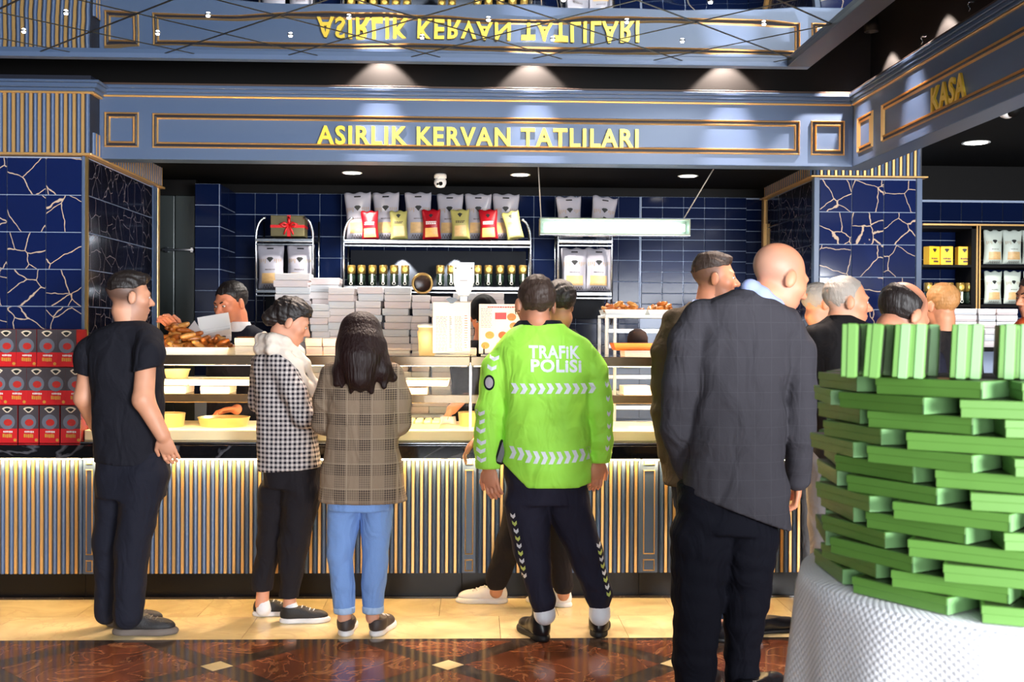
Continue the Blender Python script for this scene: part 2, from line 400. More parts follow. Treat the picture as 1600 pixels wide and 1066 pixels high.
# left column
LC = E('tiled_column', 'wide left column of gold veined navy tiles above the red boxes', 'column', (XL-.9, 7, 0))
YLB = onX(250, 400, XL).y
bx('core', -4, XL-.012, YF+.012, YLB, ZCT, CAPZ-.005, GROUT, LC, 0)
txs = [XY(p, YF, 400) for p in (10.4, 71, 126.6)]; twl = txs[1]-txs[0]; thl = 57.2/1700*YF
for i in range(-6, 2):
    for j in range(12):
        a = txs[0]+i*twl; z1 = CAPZ-.012-j*thl
        if z1-thl < .8: continue
        bx('tile', a+.0025, a+twl-.0025, YF, YF+.014, z1-thl+.0025, z1-.0025, VTILE, LC, .0025)
bx('corner_panel', txs[2]+.003, XL-.016, YF-.004, YF+.05, ZCT, CAPZ, BLUE, LC, .003)
bx('corner_trim', XL-.015, XL+.003, YF-.006, YF+.012, ZCT, CAPZ, GOLD, LC, .003)
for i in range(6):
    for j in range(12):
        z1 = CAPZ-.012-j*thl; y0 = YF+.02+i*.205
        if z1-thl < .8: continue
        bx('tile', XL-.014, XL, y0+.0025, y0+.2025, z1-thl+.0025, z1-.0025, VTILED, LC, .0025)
bx('corner_trim', XL-.02, XL+.006, YLB-.07, YLB-.02, ZCT, CAPZ, GOLDP, LC, .004)
bx('corner_panel', XL-.02, XL+.004, YF+.02+6*.205, YLB-.072, ZCT, CAPZ, BLUE, LC, .003)
bx('cap_molding', -4, XL+.03, YF-.03, YLB+.02, CAPZ, CAPZ+.014, GOLDP, LC, .004)
bx('frieze_core', -4, XL+.012, YF+.012, YLB-.02, CAPZ+.014, 2.95, NAVY, LC, 0)
fluting(LC, XL+.012-.0488*18+.006, XL+.012, .0488, CAPZ+.014, ZY(146, YF, 100), YF+.012)
fluting(LC, YF+.03, YLB-.03, .0488, CAPZ+.014, 2.63, XL+.012, 'y+')
zc = ZY(146, YF, 100)
for k, (dz0, dz1, pr, mt) in enumerate(((0, .012, .02, GOLDP), (.012, .03, .03, BLUE), (.03, .055, .05, BLUE), (.055, .07, .065, BLUE))):
    bx('crown_molding', -4, XL+.012+pr, YF+.012-pr, YB+.1, zc+dz0, zc+dz1, mt, LC, .003)
# right column
YR = 7.2
xr0, xr1 = XY(1272, YR, 300), XY(1441, YR, 300)
CAPR = ZY(278, YR, 1350)
RC = E('tiled_column', 'right column of navy tiles with branching gold veins behind the customers', 'column', ((xr0+xr1)/2, 7.8, 0))
bx('core', xr0+.012, xr1-.012, YR+.012, YW, 0, CAPR-.004, GROUT, RC, 0)
t0, t3 = XY(1281, YR, 300), XY(1431.7, YR, 300); twr = (t3-t0)/3; thr = 51.3/1700*YR
for i in range(3):
    for j in range(11):
        z1 = CAPR-.012-j*thr
        bx('tile', t0+i*twr+.0025, t0+(i+1)*twr-.0025, YR, YR+.014, z1-thr+.0025, z1-.0025, VTILE, RC, .0025)
bx('corner_panel', xr0, t0-.002, YR-.004, YR+.05, 0, CAPR, BLUE, RC, .003)
bx('corner_panel', t3+.002, xr1, YR-.004, YR+.05, 0, CAPR, BLUE, RC, .003)
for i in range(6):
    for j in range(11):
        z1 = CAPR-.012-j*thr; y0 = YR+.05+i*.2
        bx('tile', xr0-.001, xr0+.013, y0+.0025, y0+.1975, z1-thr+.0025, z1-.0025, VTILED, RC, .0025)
bx('corner_trim', xr0-.016, xr0+.02, YW-.1, YW-.03, 0, CAPR, GOLDP, RC, .004)
bx('cap_molding', xr0-.03, xr1+.03, YR-.03, YW-.02, CAPR, CAPR+.012, GOLDP, RC, .004)
bx('frieze_core', xr0, xr1, YR+.014, YW-.05, CAPR+.012, 2.9, NAVY, RC, 0)
fluting(RC, xr0+.002, xr1-.0, .0488, CAPR+.012, 2.84, YR+.014)
fluting(RC, YR+.03, YW-.08, .0488, CAPR+.012, 2.63, xr0, 'y-')
# ------------------------------------------------------------------ fascia with the big sign
def frame_me(x0, x1, z0, z1, w_, d):
    """mitred rectangular moulding in the xz plane standing out towards -y"""
    o = [(x0, z0), (x1, z0), (x1, z1), (x0, z1)]; i_ = [(x0+w_, z0+w_), (x1-w_, z0+w_), (x1-w_, z1-w_), (x0+w_, z1-w_)]
    m1 = [((a[0]+b[0])/2, (a[1]+b[1])/2) for a, b in zip(o, i_)]
    v = [(p[0], 0, p[1]) for p in o]+[(p[0], -d, p[1]) for p in m1]+[(p[0], 0, p[1]) for p in i_]
    f = []
    for k in range(4):
        q = (k+1) % 4; f += [(k, q, 4+q, 4+k), (4+k, 4+q, 8+q, 8+k)]
    return mesh('frame', v, f)
GRV = mat('dark_panel_groove', (30, 32, 44), .5)
def panel(parent, x0, x1, z0, z1, Y, rot=0, P=None):
    w_ = z1-z0
    for name, ins, wd, dp, mt in (('panel_molding', 0, .010, .012, GOLDP), ('panel_groove', .010, .016, .003, GRV), ('panel_molding', .024, .012, .014, GOLDP)):
        me = frame_me(x0+ins, x1-ins, z0+ins, z1-ins, wd, dp)
        o = mk(name, me, mt, parent, Vector((0, Y, 0))-wl(parent)) if rot == 0 else mk(name, me, mt, parent, Vector((Y, 0, 0))-wl(parent), (0, 0, -PI/2))
FA = E('sign_fascia', 'long blue fascia with gold lettering above the pastry counter', 'fascia', (0, YB, ZB))
x0f = XL+.012
bx('face_board', x0f, XR, YB, YB+.14, ZB, ZT, BLUE, FA, .004)
for dz0, dz1, pr, mt in ((-.004, .006, .014, GOLDP), (.006, .022, .018, BLUE), (.022, .042, .028, BLUE), (.042, .062, .038, BLUE)):
    bx('crown_molding', x0f, XR-pr, YB-pr, YB+.16, ZG+dz0, ZG+dz1, mt, FA, .003)
bx('ledge_board', x0f, XR, YB-.03, YB+.17, ZG+.062, ZG+.075, mat('brown_ledge', (74, 56, 46), .5), FA, .002)
def zz(px, py): return onY(px, py, YB).z
panel(FA, XY(163, YB, 200), XY(217, YB, 200), zz(190, 230), zz(190, 175), YB)
panel(FA, XY(238, YB, 200), XY(1250, YB, 200), zz(238, 231), zz(238, 176.5), YB)
panel(FA, XY(1267, YB, 200), XY(1320, YB, 200), zz(1290, 243), zz(1290, 188.5), YB)
def letters(parent, s, x0, x1, z0, z1, Y, rot=0, depth=.02):
    """one raised letter each, laid out by the font's own advances"""
    full = getco(text_me(s, 1, .025, .1, spacing=1.15)); lo, hi = full.min(0), full.max(0); sx = (x1-x0)/(hi[0]-lo[0])
    capm = getco(text_me('I', 1, .025, .1)); cl, chh = capm.min(0), capm.max(0); sz = (z1-z0)/(chh[1]-cl[1])
    for i, ch in enumerate(s):
        if ch == ' ': continue
        pre = getco(text_me(s[:i+1], 1, .025, .1, spacing=1.15)); me = text_me(ch, 1, .025, .1); a = getco(me); l2, h2 = a.min(0), a.max(0)
        xo = pre.max(0)[0]-h2[0]
        b = np.zeros_like(a); b[:, 0] = x0+(a[:, 0]+xo-lo[0])*sx; b[:, 2] = z0+(a[:, 1]-cl[1])*sz; b[:, 1] = -(a[:, 2]-l2[2])/(h2[2]-l2[2])*depth
        c = np.array([(b[:, 0].min()+b[:, 0].max())/2, 0, z0]); setco(me, b-c); me.materials.clear(); me.materials.append(GOLDL)
        if rot == 0: mk('letter', me, None, parent, Vector((c[0], Y, z0))-wl(parent))
        else: mk('letter', me, None, parent, Vector((Y, -c[0], z0))-wl(parent), (0, 0, -PI/2))
letters(FA, 'ASIRLIK KERVAN TATLILARI', XY(496, YB, 213), XY(997, YB, 213), zz(740, 229), zz(740, 200), YB, depth=.022)
# cashier fascia running towards the viewer
FK = E('cashier_fascia', 'blue fascia with gold KASA lettering running out of the frame on the right', 'fascia', (XR, 4, ZB))
Y0K = 1.5
bx('face_board', XR, XR+.14, Y0K, YB+.14, ZB, ZT, BLUE, FK, .004)
for dz0, dz1, pr, mt in ((-.004, .006, .014, GOLDP), (.006, .022, .018, BLUE), (.022, .042, .028, BLUE), (.042, .062, .038, BLUE)):
    bx('crown_molding', XR-pr, XR+.16, Y0K, YB-pr, ZG+dz0, ZG+dz1, mt, FK, .003)
bx('ledge_board', XR-.03, XR+.17, Y0K, YB-.03, ZG+.062, ZG+.075, MATS['brown_ledge'], FK, .002)
zp0, zp1 = zz(740, 237), zz(740, 182)
yk = lambda px: -onX(px, 220, XR).y
panel(FK, -6.36, -6.12, zp0, zp1, XR, 1)
panel(FK, -5.98, -2.2, zp0, zp1, XR, 1)
ka, kb = onX(1458, 150, XR).y, onX(1511, 118, XR).y
letters(FK, 'KASA', -ka, -kb, zz(740, 229), zz(740, 200)+.01, XR-.001, 1, .012)
# ------------------------------------------------------------------ mirrored ceiling panel
ZM = 2.962
xm, ym = 1.68, 5.83
MP = E('mirror_ceiling_panel', 'mirrored ceiling panel with a dark frame reflecting the sign', 'ceiling panel', (0, 3, ZM))
bx('mirror', -4, xm, -1, ym, ZM, ZM+.02, MIRROR, MP, 0)
FRM = mat('dark_slate_frame', (44, 50, 60), .4)
bx('frame', -4, xm+.13, ym, ym+.06, ZM-.025, ZM+.18, BLUE, MP, .004)
bx('frame', xm, xm+.13, -1, ym, ZM-.025, ZM+.18, FRM, MP, .004)
rod = mat('bronze_rod', (70, 66, 50), .4, .7)
Xn, Yn, sp = -.59, 5.43, .65
def rodline(c, s):   # x = c + s*(y-Yn); clipped to the panel
    pts = []
    for Y in (3.2, ym): pts.append((c+s*(Y-Yn), Y))
    (xa_, ya_), (xb_, yb_) = pts
    def cl(x, y):
        if x > xm: return xm, Yn+(xm-c)/s
        if x < -4: return -4, Yn+(-4-c)/s
        return x, y
    if (xa_ > xm and xb_ > xm) or (xa_ < -4 and xb_ < -4): return
    p, q = cl(xa_, ya_), cl(xb_, yb_)
    L_ = math.hypot(q[0]-p[0], q[1]-p[1])
    if L_ > .05: mk('lattice_line', box_me(L_, .011, .0012, 0).copy(), rod, MP, ((p[0]+q[0])/2, (p[1]+q[1])/2-3, -.0006), (0, 0, math.atan2(q[1]-p[1], q[0]-p[0])))
for k in range(-9, 9): rodline(Xn+k*sp, 1.); rodline(Xn+k*sp, -1.)
bulbm = lathe_me([(.001, 0), (.008, .002), (.009, .006), (.009, .012)], 10)
bulbm.materials.append(LAMP)
ringm = lathe_me([(.010, .008), (.014, .008), (.014, .012), (.010, .012)], 10, cap=False); ringm.materials.append(CHROME)
bi = 0
for j in range(0, 5):
    for k in range(-6, 5):
        xb_, yb_ = Xn+.5*sp+k*sp+(sp/2 if j % 2 else 0), Yn-j*sp/2
        if not (-3.2 < xb_ < xm-.05): continue
        b = E('star_lamp', 'tiny lamp, row %s from the sign, %s from left in the mirrored panel' % (ORD1[j], ORD1[k+6]), 'lamp', (xb_, yb_, ZM-.012), group='tiny star lamps on the mirrored panel')
        mk('bulb', bulbm, None, b); mk('ring', ringm, None, b)
# spot lamps that wash the bulkhead, and added ones that brighten the fascia
def washer(x, y, e, lab, axis):
    o = E('spot_lamp', lab, 'lamp', (x, y, 3.6))
    mk('housing', lathe_me([(.03, -.27), (.042, -.27), (.042, -.34), (.03, -.34), (.03, -.30)], 16, cap=False), BLACK, o); mk('stem', tube_me([(0, 0, 0), (0, 0, -.28)], .008, 8), BLACK, o)
    mk('lens', lathe_me([(.03, -.30), (.001, -.301)], 16, cap=False), LAMP, o)
    light('SPOT', 'wall_washer_beam', (x, y, 3.25), e, (1, .82, .70), (x, y, 0), spot_size=math.radians(88), spot_blend=.22, shadow_soft_size=.015)
def accent(x, y, tx, ty, e, lab):  # added spots, only there to make the fascia boards glow
    o = E('added_accent_lamp', lab, 'lamp', (x, y, 3.6)); d = (Vector((tx, ty, 2.57))-Vector((x, y, 3.52))).normalized()
    mk('barrel', tube_me([d*-.03+Vector((0, 0, -.08)), d*.07+Vector((0, 0, -.08))], .03, 12), BLACK, o); mk('stem', tube_me([(0, 0, 0), (0, 0, -.08)], .008, 8), BLACK, o)
    light('SPOT', 'added_accent_beam', Vector((x, y, 3.52))+d*.09, e, (1, .83, .76), (tx, ty, 2.57), spot_size=math.radians(27), spot_blend=1, shadow_soft_size=.02)
for px, nm in ((597, 'left'), (831, 'middle'), (1132, 'right')):
    x = XY(px, YB+.16, 115)
    washer(x, 6.495, 130, '%s ceiling spot washing the black wall above the sign' % nm, 0)
    accent(x, 6.02, x, YB, 130, '%s added accent spot brightening the gold sign' % nm)
for px, nm in ((1392, 'nearest the corner'), (1478, 'farther from the corner')):
    y = onX(px, 60, XR+.16).y
    washer(XR+.045, y, 130, 'ceiling spot above the cashier fascia, %s' % nm, 1)
    accent(XR-.43, y, XR, y, 110, 'added accent spot brightening the cashier fascia, %s' % nm)
lb = E('linear_lamp', 'slim linear lamp glowing on the black ceiling by the mirror frame', 'lamp', onZ(1348, 32, 3.585))
bl('diffuser', (0, 0, 0), (.012, .22, .008), LAMP, lb, .002); bl('housing', (0, 0, .012), (.03, .24, .016), BLACK, lb, .003)
for px, py, nm in ((1440, 66, 'nearer the corner'), (1514, 14, 'nearer the frame edge')):
    p = onX(px, py, XR-.075)
    o = E('ceiling_hook', 'small chrome S hook above the cashier fascia, %s' % nm, 'hook', p)
    pts = [(0, .012*math.cos(t), .018+.012*math.sin(t)) for t in np.linspace(-.5, 2.6, 9)][::-1]
    pts = [(0, .010*math.sin(t*1.0)*(1 if t < PI else 1), .03-.02*t/PI) for t in np.linspace(0, 2*PI, 16)]
    mk('hook_wire', tube_me(pts, .003, 6), CHROME, o); bl('base_plate', (.012, 0, .032), (.02, .016, .01), CHROME, o, .002)
# downlights
def downlight(px, py, Z, e, lab, r=.058):
    p = onZ(px, py, Z); o = E('downlight', lab, 'lamp', p)
    mk('trim_ring', lathe_me([(r, 0), (r*1.25, -.004), (r*1.28, .006), (r*1.0, .006)], 24, cap=False), WHITEP, o)
    mk('diffuser', lathe_me([(r, -.003), (.001, -.0035)], 24, cap=False), LAMP, o)
    light('SPOT', 'downlight_beam', (p.x, p.y, p.z-.03), e, (1, .93, .84), (p.x, p.y, 0), spot_size=math.radians(125), spot_blend=.6, shadow_soft_size=.05)
downlight(550, 270, 2.63, 75, 'round downlight in the black ceiling above the bag shelf')
downlight(813, 273, 2.63, 75, 'round downlight beside the cable of the hanging tube lamp')
downlight(1075, 275, 2.63, 75, 'round downlight above the right end of the hanging tube lamp')
downlight(1525, 223, 2.83, 75, 'round downlight in the ceiling of the cashier area', .075)
# dome cameras
p = onZ(688, 272, 2.63); o = E('dome_camera', 'small white dome camera under the black ceiling above the shelf', 'camera', p)
mk('base', lathe_me([(.04, .0), (.045, -.01), (.045, -.03), (.03, -.035)], 18), WHITEP, o)
mk('body', lathe_me([(.034, -.03), (.044, -.05), (.044, -.07), (.03, -.095), (.001, -.1)], 18), WHITEP, o)
mk('lens', lathe_me([(.015, 0), (.014, -.012), (.001, -.016)], 12), BLACK, o, (.004, -.034, -.075), (-PI/2-.3, 0, 0)); mk('lens', lathe_me([(.008, 0), (.007, -.008), (.001, -.01)], 10), BLACK, o, (-.018, -.036, -.078), (-PI/2-.3, 0, 0))
p = onY(1574, 166, 5.2); o = E('security_camera', 'white turret security camera below the cashier fascia at the right edge', 'camera', p)
mk('base', lathe_me([(.045, 0), (.05, .02), (.05, .05), (.04, 2.83-p.z)], 18), WHITEP, o, (0.03, 0, .0))
sph = [(max(.001, .05*math.sin(t)), -.05*math.cos(t)) for t in np.linspace(0, PI, 12)]
mk('ball', lathe_me(sph, 18), WHITEP, o, (0, 0, -.01)); mk('lens', lathe_me([(.03, 0), (.028, .012), (.001, .016)], 14), BLACK, o, (.012, -.036, -.03), (2.2, .3, 0))
# ------------------------------------------------------------------ counter
ZK, ZS0, ZS1 = ZY(895, YC), ZY(717, 6.05), ZY(697, 6.03)
def pilaster(parent, x0, x1):
    bx('pilaster', x0, x1, YC-.016, YC+.02, ZK, ZS0-.002, BLUE, parent, .004)
    for z0, z1 in ((ZY(893, YC), ZY(873, YC)), (ZY(867, YC), ZY(733, YC)), (ZY(727, YC), ZS0-.002)):
        me = frame_me(x0+.016, x1-.016, z0+.004, z1-.002, .007, .007); mk('pilaster_molding', me, GOLDP, parent, Vector((0, YC-.016, 0))-wl(parent))
def counter_unit(px0, px1, pil, lab):
    a, b = XY(px0, YC, 800), XY(px1, YC, 800)
    o = E('counter_unit', lab, 'counter', ((a+b)/2, YC+.3, 0), group='fluted counter units')
    bx('body', a, b, YC, YC+.75, ZK, ZS0-.002, NAVY, o, 0)
    bx('kickboard', a, b, YC+.03, YC+.5, 0.0, ZK, KICK, o, .002)
    bx('skirting', a, b, YC-.005, YC+.04, 0.0, .012, DARKM, o, .002)
    x = a
    for q0, q1 in pil:
        pa, pb = XY(q0, YC, 800), XY(q1, YC, 800)
        if pa-x > .06: fluting(o, x, pa, .0473, ZK, ZS0-.003, YC)
        pilaster(o, pa, pb); x = pb
    if b-x > .06: fluting(o, x, b, .0473, ZK, ZS0-.003, YC)
    bx('led_strip', a+.01, b-.01, YC-.045, YC-.033, ZS0-.008, ZS0-.002, LEDC, o, .001)
counter_unit(-330, 131, (), 'blue and gold fluted counter unit under the red boxes')
counter_unit(131, 722, ((131, 151),), 'blue and gold fluted counter unit behind the man in black and the two women')
counter_unit(722, 1000, ((722, 744),), 'blue and gold fluted counter unit behind the traffic policeman')
counter_unit(1000, 1250, ((1000, 1027),), 'blue and gold fluted counter unit behind the man in the dark blazer')
XE = XY(1250, YC, 800)
WT = tag(bx('worktop', XY(-330, YC, 800), XE, YC-.07, YC+.78, ZS0, ZS1, BLKM, None, .005), 'long black marble worktop along the fluted counter', 'worktop')
# ------------------------------------------------------------------ glass showcase
sx0, sx1 = XL+.03, XY(1248, YC, 600)
SC = E('glass_showcase', 'long glass showcase with lit shelves on the black worktop', 'showcase', ((sx0+sx1)/2, 6.4, ZS1))
RAIL = mat('black_gloss_rail', (24, 24, 28), .18)
BRONZE = mat('bronze_shelf_edge', (120, 104, 84), .25, .8)
DECK = mat('white_deck', (248, 230, 190), .4)
zd0, zd1 = ZY(690, 6.15), ZY(674, 6.15)
bx('base_rail', sx0, sx1, 6.1, 6.86, ZS1, zd0, RAIL, SC, .003)
bx('rail_trim', sx0, sx1, 6.092, 6.1, ZS1+.004, ZS1+.01, CHROME, SC, .001)
bx('deck', sx0, sx1, 6.17, 6.84, zd0, zd1, DECK, SC, .004)
zm0, zm1 = ZY(630, 6.25), ZY(617, 6.25)
zt0, zt1 = ZY(572, 6.12), ZY(557, 6.12)
cuts = [sx0, XY(414, 6.1, 600), XY(735, 6.1, 600), XY(940, 6.1, 600), sx1]
for a, b in zip(cuts, cuts[1:]):
    bx('glass_pane', a+.002, b-.002, 6.1, 6.106, zd0, zt0, GLASS, SC, 0)
    bx('glass_shelf', a+.004, b-.004, 6.24, 6.8, zm0+.02, zm1, GLASS, SC, 0)
    bx('top_glass', a+.002, b-.002, 6.11, 6.86, zt1-.012, zt1, GLASS, SC, 0)
    bx('shelf_edge', a+.004, b-.004, 6.225, 6.25, zm0, zm1, BRONZE, SC, .003)
    bx('top_edge', a+.002, b-.002, 6.09, 6.12, zt0, zt1, BRONZE, SC, .003)
    bx('led_strip', a+.02, b-.02, 6.125, 6.14, zt0-.002, zt0+.006, LED, SC, .001)
    bx('led_strip', a+.02, b-.02, 6.252, 6.264, zm0+.002, zm0+.012, LED, SC, .001)
for x in cuts[1:-1]+[cuts[0]+.01, cuts[-1]-.01]:
    bx('shelf_post', x-.008, x+.008, 6.26, 6.276, zd1, zt0, CHROME, SC, .002)
    bx('shelf_post', x-.008, x+.008, 6.8, 6.816, zd1, zt0, CHROME, SC, .002)
# ------------------------------------------------------------------ hanging tube lamp
YH = 6.95
a, b = XY(843, YH, 355), XY(1077, YH, 355); zt_, zb_ = onY(960, 343, YH).z, onY(960, 368, YH).z
HL = E('hanging_tube_lamp', 'hanging fluorescent tube lamp with a pale tray above the right of the case', 'lamp', ((a+b)/2, YH, zb_))
TRAY = mat('pale_green_tray', (120, 130, 108), .4)
bx('tray_top', a, b, YH-.04, YH+.09, zt_-.004, zt_+.004, TRAY, HL, .002); bx('tray_back', a, b, YH+.06, YH+.066, zb_+.01, zt_, TRAY, HL, .002)
bx('tray_lip', a, b, YH-.04, YH-.036, zb_-.002, zb_+.008, TRAY, HL, .001); bx('tray_bottom', a, b, YH-.04, YH+.06, zb_-.004, zb_, CHROME, HL, .001)
for x in (a, b-.008): bx('end_cap', x, x+.008, YH-.04, YH+.066, zb_-.004, zt_, TRAY, HL, .002)
mk('tube', tube_me([(a+.03-HL.location.x, 0, (zt_+zb_)/2-zb_+.0), (b-.03-HL.location.x, 0, (zt_+zb_)/2-zb_)], .024, 12), COOL, HL, (0, .01, 0))
for px, qx in ((830, 846), (1090, 1068)):
    p = onZ(px, 274, 2.62); mk('cable', tube_me([(p.x, YH+.06, 2.63), (XY(qx, YH, 343), YH+.03, zt_)], .004, 6), mat('steel_cable', (170, 160, 150), .4), HL, -HL.location)
# ------------------------------------------------------------------ bags
EMB = mat('dark_emblem', (26, 28, 28), .5)
BAGW = mat('white_bag_film', (156, 154, 164), .25, bump=.25, bscale=16)
BAGG = mat('clear_bag_film', (190, 200, 190), .2, bump=.3, bscale=20)
BAGR = mat('red_bag_film', (150, 12, 26), .3, bump=.15, bscale=18)
BAGO = mat('olive_bag_film', (158, 152, 88), .3, bump=.2, bscale=18)
NUT = mat('tan_food_window', (196, 160, 108), .4, var=.25, vscale=60)
NUTY = mat('amber_food_window', (228, 170, 92), .4, var=.3, vscale=50)
INK = mat('brown_print', (70, 56, 50), .5); PWH = mat('white_print', (236, 226, 220), .5)
EAR = mat('wheat_print', (150, 122, 84), .5)
def bag_fn(w_, h_, t):
    def f(u, v, off=0.):   # u,v in 0..1 -> point on the front
        b = (4*u*(1-u))**.55*min(1, (v*6))**.5*(1 if v < .55 else max(0, (1-v)/.45)**.7)
        x = (u-.5)*w_*(1-.10*math.sin(PI*min(1, v/.9))*(1 if v < .9 else 1))
        return (x, -(t/2*b+.004)-off, v*h_)
    return f
def bag_mesh(w_, h_, t):
    f = bag_fn(w_, h_, t); nu, nv = 12, 16; v, fc = [], []
    for s in (1, -1):
        for j in range(nv+1):
            for i in range(nu+1):
                x, y, z = f(i/nu, j/nv); v.append((x, y*s, z+(.006*math.sin(i*1.1) if j == nv else 0)))
    n1 = (nu+1)*(nv+1)
    for j in range(nv):
        for i in range(nu):
            q = j*(nu+1)+i; fc.append((q, q+1, q+nu+2, q+nu+1)); fc.append((n1+q, n1+q+nu+1, n1+q+nu+2, n1+q+1))
    for j in range(nv):
        for i in (0, nu):
            q = j*(nu+1)+i; fc.append((q, q+nu+1, n1+q+nu+1, n1+q) if i == 0 else (q+nu+1, q, n1+q, n1+q+nu+1))
    for i in range(nu):
        fc.append((i+1, i, n1+i, n1+i+1)); q = nv*(nu+1)+i; fc.append((q, q+1, n1+q+1, n1+q))
    return mesh('bag', v, fc, True)
def decal_grid(f, u0, u1, v0, v1, off, n=6):
    v, fc = [], []
    for j in range(n+1):
        for i in range(n+1): v.append(f(u0+(u1-u0)*i/n, v0+(v1-v0)*j/n, off))
    for j in range(n):
        for i in range(n): q = j*(n+1)+i; fc.append((q, q+1, q+n+2, q+n+1))
    return mesh('decal', v, fc, True)
def decal_poly(f, pts, off):
    c = (sum(p[0] for p in pts)/len(pts), sum(p[1] for p in pts)/len(pts))
    v = [f(*c, off)]+[f(u, w_, off) for u, w_ in pts]; n = len(pts)
    return mesh('decal', v, [(0, 1+i, 1+(i+1) % n) for i in range(n)])
def decal_text(f, s, u0, u1, v0, v1, off):
    me = text_me(s, 1, .02, 0, res=2); a = getco(me); lo, hi = a.min(0), a.max(0)
    setco(me, [f(u0+(x-lo[0])/(hi[0]-lo[0])*(u1-u0), v0+(y-lo[1])/(hi[1]-lo[1])*(v1-v0), off) for x, y, z in a]); return me
def decal_bars(f, u0, u1, v0, v1, n, off):
    v, fc = [], []; r = random.Random(5)
    for j in range(n):
        u = u0; h_ = (v1-v0)/n
        while u < u1-.04:
            L_ = min(r.uniform(.05, .11), u1-u); q = len(v); a_, b_ = v0+j*h_, v0+j*h_+h_*.7; v += [f(u, a_, off), f(u+L_, a_, off), f(u+L_, b_, off), f(u, b_, off)]; fc.append((q, q+1, q+2, q+3)); u += L_+.025
    return mesh('decal', v, fc)
BAGS = {}
def bag_parts(style, w_, h_, t):
    k = (style, w_, h_)
    if k in BAGS: return BAGS[k]
    f = bag_fn(w_, h_, t); L = []
    film = {'white': BAGW, 'clear': BAGG, 'red': BAGR, 'olive': BAGO}[style]
    L.append(('pouch', bag_mesh(w_, h_, t), film))
    if style in ('white', 'clear'):
        L.append(('emblem', decal_poly(f, [(.36, .69), (.43, .72), (.57, .72), (.64, .69), (.5, .60)], .0016), EMB))
        v, fc = [], []
        for i in range(12):
            u = .08+.84*i/11
            if .33 < u < .67: continue
            q = len(v); z0 = .58+.02*(i % 3); v += [f(u-.012, z0, .0014), f(u+.012, z0, .0014), f(u+.012, .68, .0014), f(u-.012, .68, .0014)]; fc.append((q, q+1, q+2, q+3))
        L.append(('wheat_print', mesh('decal', v, fc), EAR))
        L.append(('lettering', decal_text(f, 'MARAŞ', .3, .7, .42, .455, .0016), INK))
        L.append(('food_window', decal_grid(f, .16, .84, .13, .36, .0014), NUT))
        v, fc = [], []
        for i in range(6):
            u = .2+i*.1; q = len(v); v += [f(u, .02, .0016), f(u+.02, .02, .0016), f(u+.07, .1, .0016), f(u+.05, .1, .0016)]; fc.append((q, q+1, q+2, q+3))
            q = len(v); v += [f(u+.1, .02, .0016), f(u+.12, .02, .0016), f(u+.07, .1, .0016), f(u+.05, .1, .0016)]; fc.append((q, q+1, q+2, q+3))
        L.append(('zigzag_print', mesh('decal', v, fc), INK))
        if style == 'white': L.append(('handle_slot', decal_poly(f, [(.38, .9), (.62, .9), (.63, .915), (.62, .93), (.38, .93), (.37, .915)], .002), BLACK))
    elif style == 'red':
        L.append(('emblem', decal_poly(f, [(.38, .82), (.5, .86), (.62, .82), (.5, .72)], .0016), EMB))
        L.append(('print_lines', decal_bars(f, .2, .8, .5, .62, 2, .0018), PWH)); L.append(('food_window', decal_grid(f, .14, .86, .07, .38, .0014), NUTY))
    else:
        L.append(('emblem', decal_poly(f, [(.36, .86), (.5, .9), (.64, .86), (.5, .74)], .0016), EMB))
        L.append(('food_window', decal_grid(f, .16, .84, .1, .46, .0014), NUT)); L.append(('print_lines', decal_bars(f, .24, .76, .55, .64, 2, .0016), INK))
    for n_, me, mt in L:
        me.materials.clear(); me.materials.append(mt)
    BAGS[k] = L; return L
def bag(style, px, ybase, hpx, Y, lab, lean=0., rz=0., wf=.58, grp='packed bags on the back shelves'):
    p = onY(px, ybase, Y); h_ = round(hpx/1700*Y, 2); w_ = round(h_*wf, 2)
    o = E('food_bag', lab, 'bag', p, rz, grp); o.rotation_euler = (.0, lean, rz)
    for n_, me, mt in bag_parts(style, w_, h_, .075 if h_ > .25 else .05):
        q_ = mk(n_, me, None, o)
        if n_ in ('wheat_print', 'zigzag_print', 'print_lines'): q_['kind'] = 'stuff'
    return o
# ------------------------------------------------------------------ back shelves
YS = 8.12
def hoop_shelf(px0, px1, ytop, ymid, ylow, lab, plate_d=.376):
    a, b = XY(px0, YS, 400), XY(px1, YS, 400); zt__, zm_, zl_ = (onY((px0+px1)/2, q, YS).z for q in (ytop, ymid, ylow))
    o = E('chrome_shelf', lab, 'shelf', ((a+b)/2, YS+.15, zl_))
    L = o.location
    for x in (a, b):
        s = 1 if x == a else -1
        pts = [(x, YS, zl_-.25), (x, YS, zm_)]+[(x+s*.07*(1-math.cos(t)), YS, zm_+(zt__-zm_)*math.sin(t)) for t in np.linspace(.1, PI/2, 7)]
        mk('side_frame', tube_me([Vector(p)-L for p in pts], .010, 8), CHROME, o)
        mk('rear_post', tube_me([Vector((x, YS+.3, zl_-.25))-L, Vector((x, YS+.3, zt__))-L], .008, 8), CHROME, o)
    for z in (zm_, zl_):
        bx('shelf_plate', a, b, YS, YS+plate_d, z-.012, z, DARKB, o, .002); bx('shelf_rail', a, b, YS-.012, YS, z-.03, z-.004, CHROME, o, .004)
        bx('shelf_rail', a, b, YS-.012, YS, z-.055, z-.042, CHROME, o, .003)
    bx('back_board', a+.02, b-.02, YS+.27, YS+.28, zl_-.2, zm_-.06, DARKB, o, .002)
    return o
hoop_shelf(537, 829, 342, 375, 447, 'wide chrome shelf with bags on top and jars below')
hoop_shelf(400, 489, 340, 372, 452, 'narrow chrome shelf under the ribboned gift box')
hoop_shelf(872, 956, 340, 374, 456, 'narrow chrome shelf behind the hanging tube lamp')
YG = YS+.1
